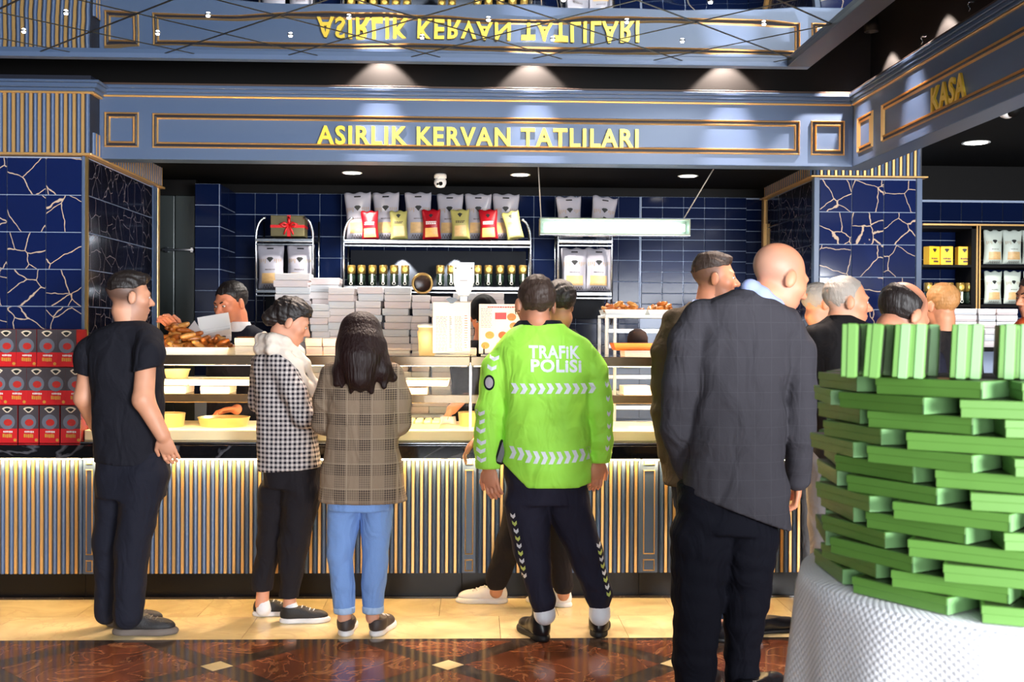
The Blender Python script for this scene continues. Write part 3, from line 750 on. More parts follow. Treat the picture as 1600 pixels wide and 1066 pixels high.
nm = ['leftmost', 'second from left', 'third from left', 'fourth from left', 'fifth from left', 'rightmost']
for i, (px, h_, ln) in enumerate(((562, 73, -.05), (605, 73, -.03), (655, 72, -.03), (703, 71, 0), (747, 71, .0), (789, 71, .02))):
    bag('white', px, 374, h_, YG+.04, 'tall white printed bag, %s on the top of the wide chrome shelf' % nm[i], ln, random.uniform(-.15, .15))
for i, (px, st, h_) in enumerate(((579, 'red', 43), (624, 'olive', 43), (675, 'red', 46), (720, 'olive', 45), (764, 'red', 45), (806, 'olive', 44))):
    bag(st, px, 374, h_, YS+.045, '%s bag, %s of the small bags on the wide shelf' % ('small red' if st == 'red' else 'small olive green', nm[i]), -.04 if i < 5 else -.22, random.uniform(-.1, .1), .62)
for px, ln, nm_ in ((424, -.02, 'left'), (468, .03, 'right')): bag('white', px, 452, 68, YS+.06, 'white printed bag, %s one below the gift box' % nm_, ln, 0, .62)
for px, ln, nm_ in ((897, 0, 'left'), (934, .02, 'right')): bag('white', px, 455, 67, YS+.05, 'white printed bag, %s one of the pair in the chrome shelf below the tube lamp' % nm_, ln, 0, .62)
for px, ln, nm_ in ((891, -.05, 'left'), (938, .12, 'right')): bag('white', px, 372, 65, YS+.08, 'white printed bag, %s one standing above the tube lamp' % nm_, ln, .1, .6)
# gift box with red ribbon
p = onY(452, 371, YS+.1); gb = E('gift_box', 'olive gift box tied with a red ribbon bow on the narrow shelf', 'gift box', p)
OL = mat('olive_gift_paper', (92, 84, 52), .5); RIB = mat('red_satin_ribbon', (206, 24, 30), .35)
bl('carton', (0, 0, .078), (.25, .16, .155), OL, gb, .004); bl('ribbon', (0, -.0, .075), (.254, .163, .022), RIB, gb, .002); bl('ribbon', (.01, 0, .0795), (.026, .164, .16), RIB, gb, .002)
for s in (1, -1):
    mk('bow_loop', tube_me([(.01, -.085, .08), (.01+s*.03, -.1, .10), (.01+s*.06, -.095, .09), (.01+s*.035, -.09, .072), (.01, -.085, .08)], [.006, .01, .012, .009, .006], 8), RIB, gb)
    mk('bow_tail', tube_me([(.01, -.086, .08), (.01+s*.02, -.092, .05), (.01+s*.035, -.088, .015)], [.005, .008, .006], 8), RIB, gb)
mk('bow_loop', tube_me([(.01, -.085, .085), (.016, -.1, .12), (.012, -.098, .14), (.006, -.09, .11)], [.006, .009, .008, .006], 8), RIB, gb)
# jars
jar_b = lathe_me([(.026, 0), (.031, .004), (.031, .075), (.026, .088), (.024, .092)], 16); jar_l = lathe_me([(.029, .09), (.031, .094), (.031, .15), (.027, .155)], 16)
jar_b.materials.append(mat('dark_green_jar_glass', (30, 44, 34), .12, coat=.5)); jar_l.materials.append(mat('gold_printed_cap', (120, 96, 44), .3, .4))
jar_d = lathe_me([(.019, 0), (.001, .002)], 14, cap=False); jar_d.materials.append(mat('gold_medallion', (212, 178, 84), .3, .5))
jar_s = box_me(.014, .002, .06).copy(); jar_s.materials.append(mat('pale_strip_label', (206, 212, 196), .4))
jar_c = lathe_me([(.012, 0), (.009, .002), (.009, 0)], 12, cap=False); jar_c.materials.append(PWH)
def jar(px, py, Y, lab, s=1., grp='jars with gold caps on the wide shelf'):
    o = E('jar', lab, 'jar', onY(px, py, Y), group=grp); o.scale = (s, s, s)
    mk('glass_body', jar_b, None, o); mk('cap', jar_l, None, o); mk('medallion', jar_d, None, o, (0, -.031, .122), (PI/2, 0, 0)); mk('label', jar_s, None, o, (0, -.031, .058)); mk('label_ring', jar_c, None, o, (0, -.032, .018), (PI/2, 0, 0))
js = (549, 565, 582, 599, 616, 633, 688, 705, 746, 763, 781, 799, 817)
for i, px in enumerate(js): jar(px, 447, YS+.07, 'dark jar with a gold cap, %s from the left in the shelf row' % ORD1[i], 1.0)
for px, e in ((628, 45.), (712, 45.)):
    q = onY(px, 394, YS+.2); light('SPOT', 'shelf_spot', (q.x, YS+.215, q.z), e*3, (1, .88, .66), (q.x, YS+.215, q.z-.6), spot_size=math.radians(84), spot_blend=.3, shadow_soft_size=.01)
# round plaque between the jars
p = onY(660, 443, 7.66); o = E('round_plaque', 'round gold rimmed dark plate between the two rows of jars', 'plate', p)
mk('rim', tube_me([(.066*math.cos(t), 0, .066*math.sin(t)) for t in np.linspace(0, 2*PI, 25)[:-1]], .010, 8, True), mat('antique_gold', (150, 118, 66), .35, .7), o)
mk('dish', lathe_me([(.066, 0), (.05, .01), (.001, .014)], 24, cap=False), mat('dark_brown_dish', (48, 28, 20), .3), o, (0, .004, 0), (-PI/2, 0, 0))
bl('stand', (0, .03, -.072), (.06, .06, .012), BLACK, o, .003)
# ------------------------------------------------------------------ stacks of white boxes on a rear table
YT0 = 7.5
ZTB = .93
TBL = E('rear_worktable', 'steel rear worktable carrying the stacks of white boxes', 'table', (XY(630, YT0), YT0+.2, 0))
ta, tb_ = XY(415, YT0), XY(840, YT0)
bx('table_top', ta, tb_, YT0-.05, YT0+.52, ZTB-.03, ZTB, STEEL, TBL, .004)
for x in (ta+.05, tb_-.05):
    for y in (YT0, YT0+.46): bx('leg', x-.02, x+.02, y-.02, y+.02, 0, ZTB-.03, STEEL, TBL, .003)
bx('front_panel', ta+.03, tb_-.03, YT0-.03, YT0-.015, .1, ZTB-.03, BLACK, TBL, .003)
CARD = [mat('white_box_card_%s' % n_, c, .5) for n_, c in (('neutral', (226, 220, 220)), ('pinkish', (224, 212, 212)), ('cool', (214, 216, 220)))]
def wbox(a, b, y0, y1, z0, z1, lab, grp, mt, rz=0):
    o = E('pastry_box', lab, 'box', ((a+b)/2, (y0+y1)/2, z0), rz, grp); w_, d_, h_ = b-a, y1-y0, z1-z0
    bl('tray', (0, 0, h_*.36), (w_-.004, d_-.004, h_*.72), mt, o, .002); bl('lid', (0, 0, h_*.62), (w_, d_, h_*.72), mt, o, .002)
stk = ((429, 484, 427, 7.72, 'stack under the narrow left shelf'), (486, 531, 434, 7.74, 'stack right of the one under the gift box'), (485, 514, 475, 7.5, 'short stack above the checked-coat woman'),
       (515, 556, 449, 7.52, 'stack left of the long-haired woman'), (557, 597, 448, 7.52, 'stack above the long-haired woman'), (599, 641, 449, 7.52, 'stack right of the long-haired woman'),
       (643, 672, 461, 7.55, 'stack left of the menu stand'), (673, 704, 463, 7.55, 'stack behind the menu stand'), (706, 742, 458, 7.56, 'stack behind the scale display'), (746, 790, 457, 7.58, 'stack behind the red menu board'))
for si, (x0p, x1p, yt, Y, nm_) in enumerate(stk):
    zt_ = onY((x0p+x1p)/2, yt, Y).z; h_ = 10.6/1700*Y; n = int((zt_-ZTB)/h_); h_ = (zt_-ZTB)/n
    for k in range(n):
        jx = random.uniform(-.012, .012); z0 = ZTB+(n-1-k)*h_
        wbox(XY(x0p, Y)+jx, XY(x1p, Y)+jx-.003, Y, Y+.2, z0, z0+h_-.001, 'white box, %s, %s' % ('topmost' if k == 0 else ORD[k]+' from the top' if k < 20 else 'lower', nm_), 'white pastry boxes stacked on the rear table', CARD[(si+k) % 3], random.uniform(-.03, .03))
# ------------------------------------------------------------------ red boxes on the worktop
REDB = mat('red_print_card', (214, 36, 40), .35); GREYB = mat('grey_printed_card', (78, 70, 74), .35, var=.2, vscale=20); MAROON = mat('maroon_card_side', (110, 14, 24), .4)
CREAMP = mat('cream_print', (232, 214, 186), .5); DISC = mat('grey_blue_dish_print', (112, 116, 128), .4); FRUIT = mat('red_fruit_print', (196, 44, 36), .45, var=.3, vscale=70); GOLDPR = mat('gold_print', (214, 150, 60), .4)
def fan(n=10, r0=.01, r1=.033):
    a = [(r1*math.sin(t), r1*math.cos(t)*.62) for t in np.linspace(-1.1, 1.1, n)]; return a+[(.006, -.012), (-.006, -.012)]
def circ(r, n=20, sx=1.): return [(r*sx*math.cos(t), r*math.sin(t)) for t in np.linspace(0, 2*PI, n+1)[:-1]]
RBW, RBH, RBD = 31.3/1700*6.15, 58.5/1700*6.15, .16
rb_parts = [('carton', box_me(RBW-.002, RBD, RBH-.002, .002).copy(), MAROON, (0, 0, RBH/2)),
            ('picture_panel', poly_me([(-RBW/2+.003, RBH*.38), (RBW/2-.003, RBH*.38), (RBW/2-.003, RBH-.003), (-RBW/2+.003, RBH-.003)], .001), GREYB, (0, -RBD/2, 0)),
            ('red_panel', poly_me([(-RBW/2+.002, .002), (RBW/2-.002, .002), (RBW/2-.002, RBH*.385), (-RBW/2+.002, RBH*.385)], .0015), REDB, (0, -RBD/2, 0)),
            ('emblem', poly_me(fan(), .001), CREAMP, (0, -RBD/2-.001, RBH*.86)), ('emblem_inlay', poly_me([(x*.62, z*.6) for x, z in fan()], .0005), EMB, (0, -RBD/2-.002, RBH*.865)),
            ('dish_print', poly_me(circ(.042, 24), .0006), DISC, (0, -RBD/2-.001, RBH*.56)), ('fruit_print', poly_me(circ(.019, 16, 1.25), .0008), FRUIT, (.004, -RBD/2-.0016, RBH*.545)),
            ('gold_seal', poly_me(circ(.009, 10), .0006), GOLDPR, (RBW*.38, -RBD/2-.0018, .018))]
def bars_me(x0, x1, z0, z1, wmin, wmax, seed):
    r = random.Random(seed); v, f = [], []; x = x0
    while x < x1-.003:
        L_ = min(r.uniform(wmin, wmax), x1-x); a_ = z0+r.uniform(0, .15)*(z1-z0); b_ = z1-r.uniform(0, .15)*(z1-z0); q = len(v); v += [(x, 0, a_), (x+L_, 0, a_), (x+L_, 0, b_), (x, 0, b_)]; f.append((q, q+1, q+2, q+3)); x += L_+.0022
    return mesh('bars', v, f)
tx1 = bars_me(-.022, .03, RBH*.275, RBH*.33, .005, .009, 1); tx2 = bars_me(-.026, .026, RBH*.14, RBH*.25, .007, .011, 2)
rb_parts += [('print_line', tx1, PWH, (0, -RBD/2-.0016, 0)), ('print_line', tx2, GOLDPR, (0, -RBD/2-.0016, 0))]
for n_, me, mt, lc in rb_parts: me.materials.clear(); me.materials.append(mt)
rows = ((582, (10, 41.5, 73.5, 104), 'top'), (639.5, (-4, 26, 57, 87.5, 118), 'middle'), (698, (12, 45, 78, 110.5), 'bottom'))
YRB = 6.13
for ri, (yb, xs, rn) in enumerate(rows):
    z = ZS1+(2-ri)*(RBH+.0005)
    for i, px in enumerate(xs):
        o = E('red_gift_carton', 'red and grey printed carton, %s from the left in the %s row on the worktop' % (ORD1[i], rn), 'box', (XY(px, YRB, 620), YRB+RBD/2, z), random.uniform(-.02, .02), 'red printed cartons on the worktop')
        for n_, me, mt, lc in rb_parts:
            q_ = mk(n_, me, None, o, lc)
            if n_ == 'print_line': q_['kind'] = 'stuff'
# ------------------------------------------------------------------ things on top of the showcase
ZTOP = zt1
def onTop(px, Y): return Vector((XY(px, Y, 550), Y, ZTOP))
def tray_me(w_, d_, h_, t=.003, fl=.012):
    """open tray with flared rim"""
    def ring(a, b, z): return [(-a, -b, z), (a, -b, z), (a, b, z), (-a, b, z)]
    a, b = w_/2, d_/2
    R = [ring(a-fl, b-fl, 0), ring(a, b, h_), ring(a-t, b-t, h_), ring(a-fl-t, b-fl-t, t)]
    v = sum(R, []); f = [(3, 2, 1, 0), (12, 13, 14, 15)]
    for k in range(3):
        for i in range(4): f.append((k*4+i, k*4+(i+1) % 4, k*4+4+(i+1) % 4, k*4+4+i))
    return mesh('tray', v, f)
PASTRY = [mat('golden_pastry_%s' % n_, c, .35, var=.35, vscale=40, bump=.3, bscale=60) for n_, c in (('deep', (172, 90, 30)), ('amber', (206, 124, 48)), ('pale', (206, 140, 70)))]
def past_me(L, r, curve):
    n = 7; pts = [(L*(t-.5), curve*(1-(2*t-1)**2), 0) for t in np.linspace(0, 1, n)]
    return tube_me(pts, [r*(.35+.65*math.sin(PI*(.08+.84*t)))*(1+.06*math.sin(t*25)) for t in np.linspace(0, 1, n)], 8)
PM = []
for mt in PASTRY:
    me = past_me(.085, .019, .012); me.materials.append(mt); PM.append(me)
def heap(a, b, y0, y1, z0, hmax, n, lab, grp, s=1.):
    for i in range(n):
        x = random.uniform(a, b); y = random.uniform(y0, y1); u = (x-a)/(b-a); zz_ = z0+.016*s+random.random()**1.3*hmax*(4*u*(1-u))**.35
        o = mk('fried_pastry', random.choice(PM), None, None, (x, y, zz_), (random.uniform(-.5, .5), random.uniform(-.5, .5), random.uniform(0, PI))); o.scale = (s, s, s)
        tag(o, lab, 'pastry', grp)
Yp = 6.42
a, b = XY(252, Yp, 550), XY(366, Yp, 550)
o = tag(mk('serving_tray', tray_me(b-a, .4, .04), WHITEP, None, ((a+b)/2, Yp+.06, ZTOP)), 'white serving tray heaped with golden pastries on the showcase', 'tray')
heap(a+.02, b-.03, Yp-.09, Yp+.2, ZTOP+.012, .085, 85, 'golden fried pastry heaped on the white tray on the showcase', 'golden pastries on the serving tray')
a, b = XY(245, Yp, 550), XY(290, Yp, 550); 
heap(a+.03, b-.02, Yp+.1, Yp+.22, ZTOP+.06, .10, 24, 'golden fried pastry heaped on the white tray on the showcase', 'golden pastries on the serving tray')
# open white box held over the pastries
p = onY(338, 530, 6.72); ob = E('open_pastry_box', 'open white pastry box held tilted above the pastry tray', 'box', p, .1); ob.rotation_euler = (.35, -.18, .15)
mk('tray', tray_me(.19, .15, .05, .003, .004), WHITEC, ob); bl('lid', (0, .09, .075), (.19, .004, .1), WHITEC, ob, .001, (-.5, 0, 0)); bl('side_flap', (-.125, -.03, .075), (.11, .12, .003), WHITEC, ob, .001, (.5, -.75, 0)); bl('front_flap', (.02, -.085, .062), (.16, .004, .05), WHITEC, ob, .001, (.5, 0, 0))
mk('lid_emblem', poly_me(fan(), .001), EMB, ob, (.05, -.075, .028)).scale = (.6, 1, .6)
def sbox(px0, px1, y0p, y1p, Y, d, lab, mt=None, food=None, base=None):
    a, b = XY(px0, Y, 550), XY(px1, Y, 550); z0, z1 = onY(px0, y1p, Y).z, onY(px0, y0p, Y).z
    if base is not None: z1 += base-z0; z0 = base
    o = E('pastry_box', lab, 'box', ((a+b)/2, Y+d/2, z0)); bl('tray', (0, 0, (z1-z0)*.4), (b-a-.003, d-.003, (z1-z0)*.8), mt or WHITEC, o, .002); bl('lid', (0, 0, (z1-z0)*.66), (b-a, d, (z1-z0)*.66), mt or WHITEC, o, .002)
    if food: mk('topping', tray_me((b-a)*.9, d*.9, .006), food, o, (0, 0, z1-z0))
    return z1
PINKC = mat('pinkish_card', (236, 208, 196), .5)
Yq = 6.3
for px0, px1, nm_ in ((367, 404, 'left of the scarfed woman'), (478, 504, 'right of the scarfed woman, inner'), (505, 531, 'right of the scarfed woman, outer')):
    z = sbox(px0, px1, 543, 556, Yq, .2, 'lower white box of the pair %s on the showcase' % nm_, WHITEC if px0 < 400 else PINKC, base=ZTOP)
    sbox(px0-1, px1-1, 528, 541, Yq+.005, .19, 'upper white box of the pair %s on the showcase' % nm_, WHITEC if px0 < 400 else PINKC, PASTRY[1] if px0 < 400 else None, base=z+.001)
# yellow tub beside the menu stand
tubm = lathe_me([(.05, 0), (.056, .1), (.062, .14), (.056, .145), (.05, .17), (.03, .18)], 20)
o = E('cream_tub', 'cream coloured tub beside the menu stand on the showcase', 'tub', onTop(668, 6.4)); mk('body', tubm, mat('butter_yellow_plastic', (250, 226, 170), .4), o); mk('lid', lathe_me([(.058, .172), (.06, .176), (.06, .19), (.02, .195)], 20), WHITEP, o, (0, 0, -.01))
# menu stand
Ym = 6.26
def menu(px0, px1, yt, lab, red):
    a, b = XY(px0, Ym, 550), XY(px1, Ym, 550); h_ = onY(px0, yt, Ym).z-ZTOP; w_ = b-a
    o = E('menu_stand', lab, 'menu', ((a+b)/2, Ym, ZTOP)); sheet = mat('white_menu_sheet', (246, 242, 240), .35) if not red else mat('rose_menu_sheet', (250, 234, 228), .35)
    bl('panel', (0, .004, h_/2+.006), (w_, .006, h_-.012), sheet, o, .002); bl('foot', (0, .03, .004), (w_*.9, .09, .008), WHITEP, o, .002)
    return o, w_, h_
GRYP = mat('grey_print', (150, 150, 156), .5); ROSEP = mat('rose_print', (226, 70, 78), .5)
o, w_, h_ = menu(676, 735, 472, 'white menu stand with a grey emblem beside the scale display', False)
mk('emblem', poly_me([(x*1.15, z*1.1) for x, z in fan()], .004), mat('slate_emblem', (120, 132, 152), .4), o, (0, -.001, h_+.005))
def lines(o, x0, x1, z0, z1, n, mt, name='menu_text', seed=1):
    r = random.Random(seed); v, f = [], []
    for i in range(n):
        z = z1-(z1-z0)*i/max(1, n-1); x = x0
        while x < x1-.004:
            L = min(r.uniform(.006, .02), x1-x); q = len(v); v += [(x, 0, z), (x+L, 0, z), (x+L, 0, z+.0035), (x, 0, z+.0035)]; f.append((q, q+1, q+2, q+3)); x += L+.004
    q_ = mk(name, mesh('lines', v, f), mt, o, (0, .0003, 0)); q_['kind'] = 'stuff'; return q_
lines(o, -w_*.42, -w_*.12, h_*.1, h_*.72, 22, GRYP, seed=2); lines(o, -w_*.06, w_*.0, h_*.15, h_*.72, 18, INK, seed=3); lines(o, w_*.08, w_*.28, h_*.1, h_*.72, 22, GRYP, seed=4); lines(o, w_*.34, w_*.42, h_*.15, h_*.74, 14, ROSEP, seed=5)
o, w_, h_ = menu(748, 816, 475, 'pink printed menu board with food pictures left of the policeman', True)
mk('menu_title', bars_me(-w_*.3, w_*.42, h_*.925, h_*.955, .006, .014, 4), ROSEP, o, (0, .0003, 0))['kind'] = 'stuff'
bl('red_picture', (-.0, -.0003, h_*.77), (w_*.26, .002, h_*.13), ROSEP, o, 0)
lines(o, -w_*.45, -w_*.2, h_*.55, h_*.9, 12, GRYP, seed=7)
for (u, v_, c, s_) in ((.25, .75, 1, .022), (.3, .58, 2, .02), (-.25, .4, 2, .022), (.05, .4, 0, .022), (-.35, .2, 2, .02), (.0, .2, 1, .022), (.3, .4, 0, .018), (.3, .2, 1, .02)):
    mk('food_picture', poly_me(circ(s_, 14, 1.2), .0008), PASTRY[c], o, (u*w_, .0004, v_*h_))
mk('bottle_picture', poly_me([(-.005, 0), (.005, 0), (.005, .03), (.002, .038), (.002, .05), (-.002, .05), (-.002, .038), (-.005, .03)], .0008), EMB, o, (-w_*.38, .0004, h_*.03))
# scale display on a pole
Ysd = 6.62
p = onTop(724, Ysd); o = E('scale_display', 'white scale display on a pole behind the menu stand', 'scale', p); hz = onY(724, 412, Ysd).z-ZTOP
bl('base', (0, .05, .02), (.16, .2, .04), WHITEP, o, .006); bl('pole', (0, 0, (hz-.2)/2+.02), (.045, .03, hz-.2), WHITEP, o, .006)
hd = poly_me([(-.062, .0), (-.048, -.05), (-.03, -.085), (.03, -.085), (.048, -.05), (.062, 0), (.062, .105), (.056, .112), (-.056, .112), (-.062, .105)], .035)
mk('display_head', hd, WHITEP, o, (0, .005, hz-.112)); bl('collar', (0, -.01, hz-.215), (.05, .03, .035), STEEL, o, .004)
for s in (1, -1): mk('screw', lathe_me([(.006, 0), (.005, .003), (.001, .003)], 8), mat('dark_screw', (90, 92, 96), .4), o, (s*.048, -.031, hz-.03), (PI/2, 0, 0))
bl('badge', (0, -.031, hz-.105), (.045, .002, .005), GRYP, o, 0); bl('bezel', (0, .008, hz-.054), (.13, .004, .125), STEEL, o, .002)
# ------------------------------------------------------------------ on the middle shelf and deck
def onShelf(px, Y): return Vector((XY(px, Y, 610), Y, zm1))
CREAM_T = mat('cream_tray', (244, 226, 176), .4)
def shelf_tray(px0, px1, Y, z, lab, d=.36, h_=.035, mt=None, food=None):
    a, b = XY(px0, Y, 600), XY(px1, Y, 600); o = E('shelf_tray', lab, 'tray', ((a+b)/2, Y+d/2, z)); mk('dish', tray_me(b-a, d, h_), mt or WHITEP, o)
    mk('filling', box_me(b-a-.03, d-.03, h_*.6, .004).copy(), food or CREAM_T, o, (0, 0, h_*.5))
    return o
Yz = 6.3
sbox(252, 290, 605, 616, Yz, .2, 'white box left on the middle shelf beside the man in black', base=zm1)
sbox(313, 358, 605, 616, Yz, .2, 'white box right on the middle shelf left of the checked coat', base=zm1)
zb2 = zm1+.045
shelf_tray(250, 294, Yz, zb2, 'white tray with a cream tub upon the left shelf box'); shelf_tray(292, 396, Yz-.01, zb2, 'long white tray lying over the right shelf box')
o = tag(mk('cream_tub', lathe_me([(.06, 0), (.072, .045), (.078, .05), (.078, .055), (.01, .056)], 24), mat('butter_yellow_plastic', (250, 226, 170)), None, (XY(275, 6.42, 600), 6.44, zb2+.036)), 'low cream tub on the left tray of the middle shelf', 'tub')
sbox(634, 668, 607, 617, Yz, .2, 'white box on the middle shelf right of the plaid coat', PINKC, base=zm1)
shelf_tray(630, 702, Yz-.01, zb2, 'white tray on the middle shelf right of the plaid coat')
sbox(975, 1020, 605, 618, Yz, .2, 'pale box on the middle shelf beside the brown jacket', PINKC, base=zm1)
ZD = zd1
TIN = mat('tin_pan', (216, 190, 140), .35, .6)
def pan(px, Y, r, h_, lab, food):
    o = E('round_pan', lab, 'pan', (XY(px, Y, 670), Y, ZD)); mk('rim', lathe_me([(r*.9, 0), (r*.92, .004), (r, h_), (r*1.03, h_+.002), (r*.98, h_+.004), (r*.9, .01)], 28, cap=False), TIN, o); mk('filling', lathe_me([(r*.95, h_*.75), (.001, h_*.85)], 28, cap=False), food, o)
pan(350, 6.46, .148, .05, 'wide round tin pan on the lit deck left of the checked coat', PASTRY[2]); pan(262, 6.42, .1, .075, 'deep round tin pan on the lit deck beside the man in black', CREAM_T)
pan(738, 6.5, .085, .08, 'deep round pan on the deck left of the policeman', PASTRY[2])
CHEESE = mat('pale_syrup_pastry', (240, 222, 170), .4, var=.2, vscale=40, bump=.4, bscale=30)
o = E('deck_tray', 'tray of pale layered pastry on the lit deck right of the plaid coat', 'tray', (XY(655, 6.4, 680), 6.42, ZD)); mk('dish', tray_me(.26, .3, .03), WHITEP, o)
for i in range(5):
    for j in range(4): bl('pastry_slice', (-.1+i*.05, -.1+j*.065, .03), (.044, .058, .03), CHEESE, o, .01, (random.uniform(-.1, .1), random.uniform(-.1, .1), 0))
# ------------------------------------------------------------------ tray rack on the right
YK = 7.05
a, b = XY(945, YK, 600), XY(1060, YK, 600); zr = ZY(497, YK, 1000)
RK = E('tray_rack', 'white tray rack trolley behind the showcase right of the policeman', 'rack', ((a+b)/2, YK+.2, 0))
for x in (a, a+.055, b-.02):
    for y in (YK, YK+.4): bx('post', x, x+.02, y, y+.02, .1, zr, WHITEP, RK, .003)
bx('top_frame', a, b, YK, YK+.42, zr, zr+.02, WHITEP, RK, .003)
for k in range(9):
    z = zr-.1-k*.1; bx('runner', a+.02, b, YK+.005, YK+.03, z, z+.03, STEEL, RK, .003); bx('tray_sheet', a+.03, b-.02, YK+.03, YK+.4, z+.01, z+.016, STEEL, RK, .001)
for x in (a+.02, b-.02):
    for y in (YK+.03, YK+.38): mk('caster', lathe_me([(.045, -.012), (.05, -.006), (.05, .006), (.045, .012)], 14), BLACK, RK, Vector((x, y, .05))-RK.location, (0, PI/2, 0))
for px0, px1, nm_ in ((946, 1012, 'left'), (1014, 1062, 'right')):
    c0, c1 = XY(px0, YK, 495), XY(px1, YK, 495); tag(mk('rack_tray', tray_me(c1-c0, .34, .035), WHITEP, None, ((c0+c1)/2, YK+.2, zr+.02)), '%s white tray of brown pastries on top of the rack' % nm_, 'tray')
    heap(c0+.03, c1-.03, YK+.06, YK+.32, zr+.03, .05, 34, 'brown fried pastry on the %s tray on top of the rack' % nm_, 'brown pastries on the rack trays', .9)
ORNG = mat('orange_plastic', (236, 116, 30), .4)
p = onTop(990, 6.35); zq = sbox(976, 1022, 548, 557, 6.3, .2, 'white box under the orange tray on the showcase', base=ZTOP)
o = E('orange_tray', 'orange plastic tray on the showcase beside the brown jacket', 'tray', (XY(990, 6.3, 545), 6.4, zq+.001)); mk('dish', tray_me(.235, .2, .042, .004, .016), ORNG, o); bl('liner', (0, 0, .03), (.19, .16, .02), mat('tan_liner', (190, 120, 60), .6), o, .003)
o = E('black_cap', 'dark cap lying on the orange tray by the brown jacket', 'cap', (XY(997, 6.4, 530), 6.42, zq+.045))
mk('crown', lathe_me([(.06, 0), (.062, .03), (.05, .065), (.02, .082), (.001, .084)], 18), mat('dark_brown_felt', (62, 46, 44), .9, bump=.2), o); mk('peak', poly_me([(.05*math.cos(t)*1.1, .06*math.sin(t)) for t in np.linspace(0, PI, 10)], .006), MATS['dark_brown_felt'], o, (0, -.045, .006), (PI/2, 0, 0))
# ------------------------------------------------------------------ shelf bays on the right
YV = 8.2
BAY = E('gold_framed_shelf', 'tall gold framed wall shelf behind the cashier area on the right', 'shelf', (XY(1540, YV), YV+.15, 0))
def zv(py, px=1520): return onY(px, py, YV).z
b0, b1 = XY(1441, YV, 400), XY(1720, YV, 400)
bx('gold_rail', b0, b1, YV-.01, YV+.01, zv(353), zv(350), GOLDP, BAY, .002)
bx('header', b0, b1, YV, YV+.28, zv(358), zv(353), BLACK, BAY, .002)
for px in (1525, 1529.5, 1620): bx('gold_post', XY(px, YV, 400), XY(px+2, YV, 400), YV-.01, YV+.01, .4, zv(353), GOLDP, BAY, .002)
bx('divider', XY(1518, YV, 400), XY(1533, YV, 400), YV, YV+.28, .4, zv(353), BLACK, BAY, .002)
for py, (p0, p1) in ((414, (1441, 1518)), (476, (1441, 1518)), (414, (1533, 1720)), (476, (1533, 1720))):
    bx('shelf_board', XY(p0, YV, 400), XY(p1, YV, 400), YV, YV+.28, zv(py)-.02, zv(py), BLACK, BAY, .002)
YEL = mat('yellow_carton', (232, 176, 40), .45); YELD = mat('amber_carton_side', (176, 110, 20), .5)
for i, (px, rz) in enumerate(((1459, .3), (1480, 0), (1508, -.05))):
    o = E('yellow_carton', 'yellow carton with a dark emblem, %s of three on the right wall shelf' % ('left', 'middle', 'right')[i], 'box', (XY(px, YV+.06, 400), YV+.1, zv(414)), rz, 'yellow cartons on the right wall shelf')
    w_, h_ = 20/1700*YV, 30/1700*YV
    bl('carton', (0, 0, h_/2), (w_, .07, h_), YEL, o, .002); mk('emblem', poly_me([(-.02, .012), (-.01, .018), (.01, .018), (.02, .012), (0, -.012)], .001), EMB, o, (0, -.035, h_*.76)); mk('print_line', bars_me(-.03, .03, h_*.3, h_*.4, .006, .012, i), INK, o, (0, -.0355, 0))['kind'] = 'stuff'; bl('print', (.012, -.0355, h_*.2), (.045, .001, .014), INK, o, 0)
for i, px in enumerate((1450, 1466, 1483, 1500, 1514)): jar(px, 475, YV+.06, 'jar with a green label, %s from the left on the right wall shelf' % ORD1[i], 1.05, 'jars on the right wall shelf')
for i, px in enumerate((1551, 1581, 1612)): bag('clear', px, 413, 54, YV+.07, 'clear food bag, %s from the left on the upper right wall shelf' % ORD1[i], 0, random.uniform(-.1, .1), .56)
for i, px in enumerate((1551, 1581, 1612)): bag('clear', px, 475, 52, YV+.07, 'clear food bag, %s from the left on the lower right wall shelf' % ORD1[i], 0, random.uniform(-.1, .1), .58)
YBX = 7.6
tt = E('cashier_table', 'low back table carrying boxes under the right wall shelf', 'table', (XY(1560, YBX), YBX+.15, 0))
zq = onY(1540, 512, YBX).z-.14
bx('table_top', XY(1478, YBX), XY(1680, YBX), YBX-.05, YBX+.35, zq-.03, zq, BLACK, tt, .003)
for px in (1482, 1674):
    for y in (YBX, YBX+.3): bx('leg', XY(px, YBX)-.02, XY(px, YBX)+.02, y-.02, y+.02, 0, zq-.03, BLACK, tt, .003)
for i, (p0, p1, nn) in enumerate(((1490, 1526, 6), (1529, 1556, 6), (1557, 1590, 6))):
    for k in range(nn):
        h_ = .046; wbox(XY(p0, YBX), XY(p1, YBX), YBX, YBX+.2, zq+k*h_, zq+(k+1)*h_-.002, 'pale pastry box, %s in the %s stack under the right wall shelf' % (('topmost' if k == nn-1 else ORD[nn-1-k]+' from the top'), ('left', 'middle', 'right')[i]), 'pale boxes under the right wall shelf', CARD[(k+i) % 3], random.uniform(-.03, .03))
# small gold framed shelf seen beside the right column
o = E('gold_framed_niche', 'narrow gold framed niche with a red bag left of the right column', 'niche', (XY(1205, 8.35), 8.4, 1.2))
bx('gold_frame', XY(1192, 8.38, 400), XY(1198, 8.38, 400), 8.37, 8.39, 1.2, onY(1200, 352, 8.38).z, GOLDP, o, .002); bx('gold_frame', XY(1192, 8.38, 400), XY(1222, 8.38, 400), 8.37, 8.39, onY(1200, 353, 8.38).z, onY(1200, 350, 8.38).z, GOLDP, o, .002)
bx('shelf_board', XY(1198, 8.4, 400), XY(1222, 8.4, 400), 8.38, 8.48, onY(1205, 397, 8.4).z, onY(1205, 394, 8.4).z, BLACK, o, .001)
bag('red', 1209, 394, 30, 8.42, 'small red bag in the gold framed niche left of the right column', 0, 0, .6)
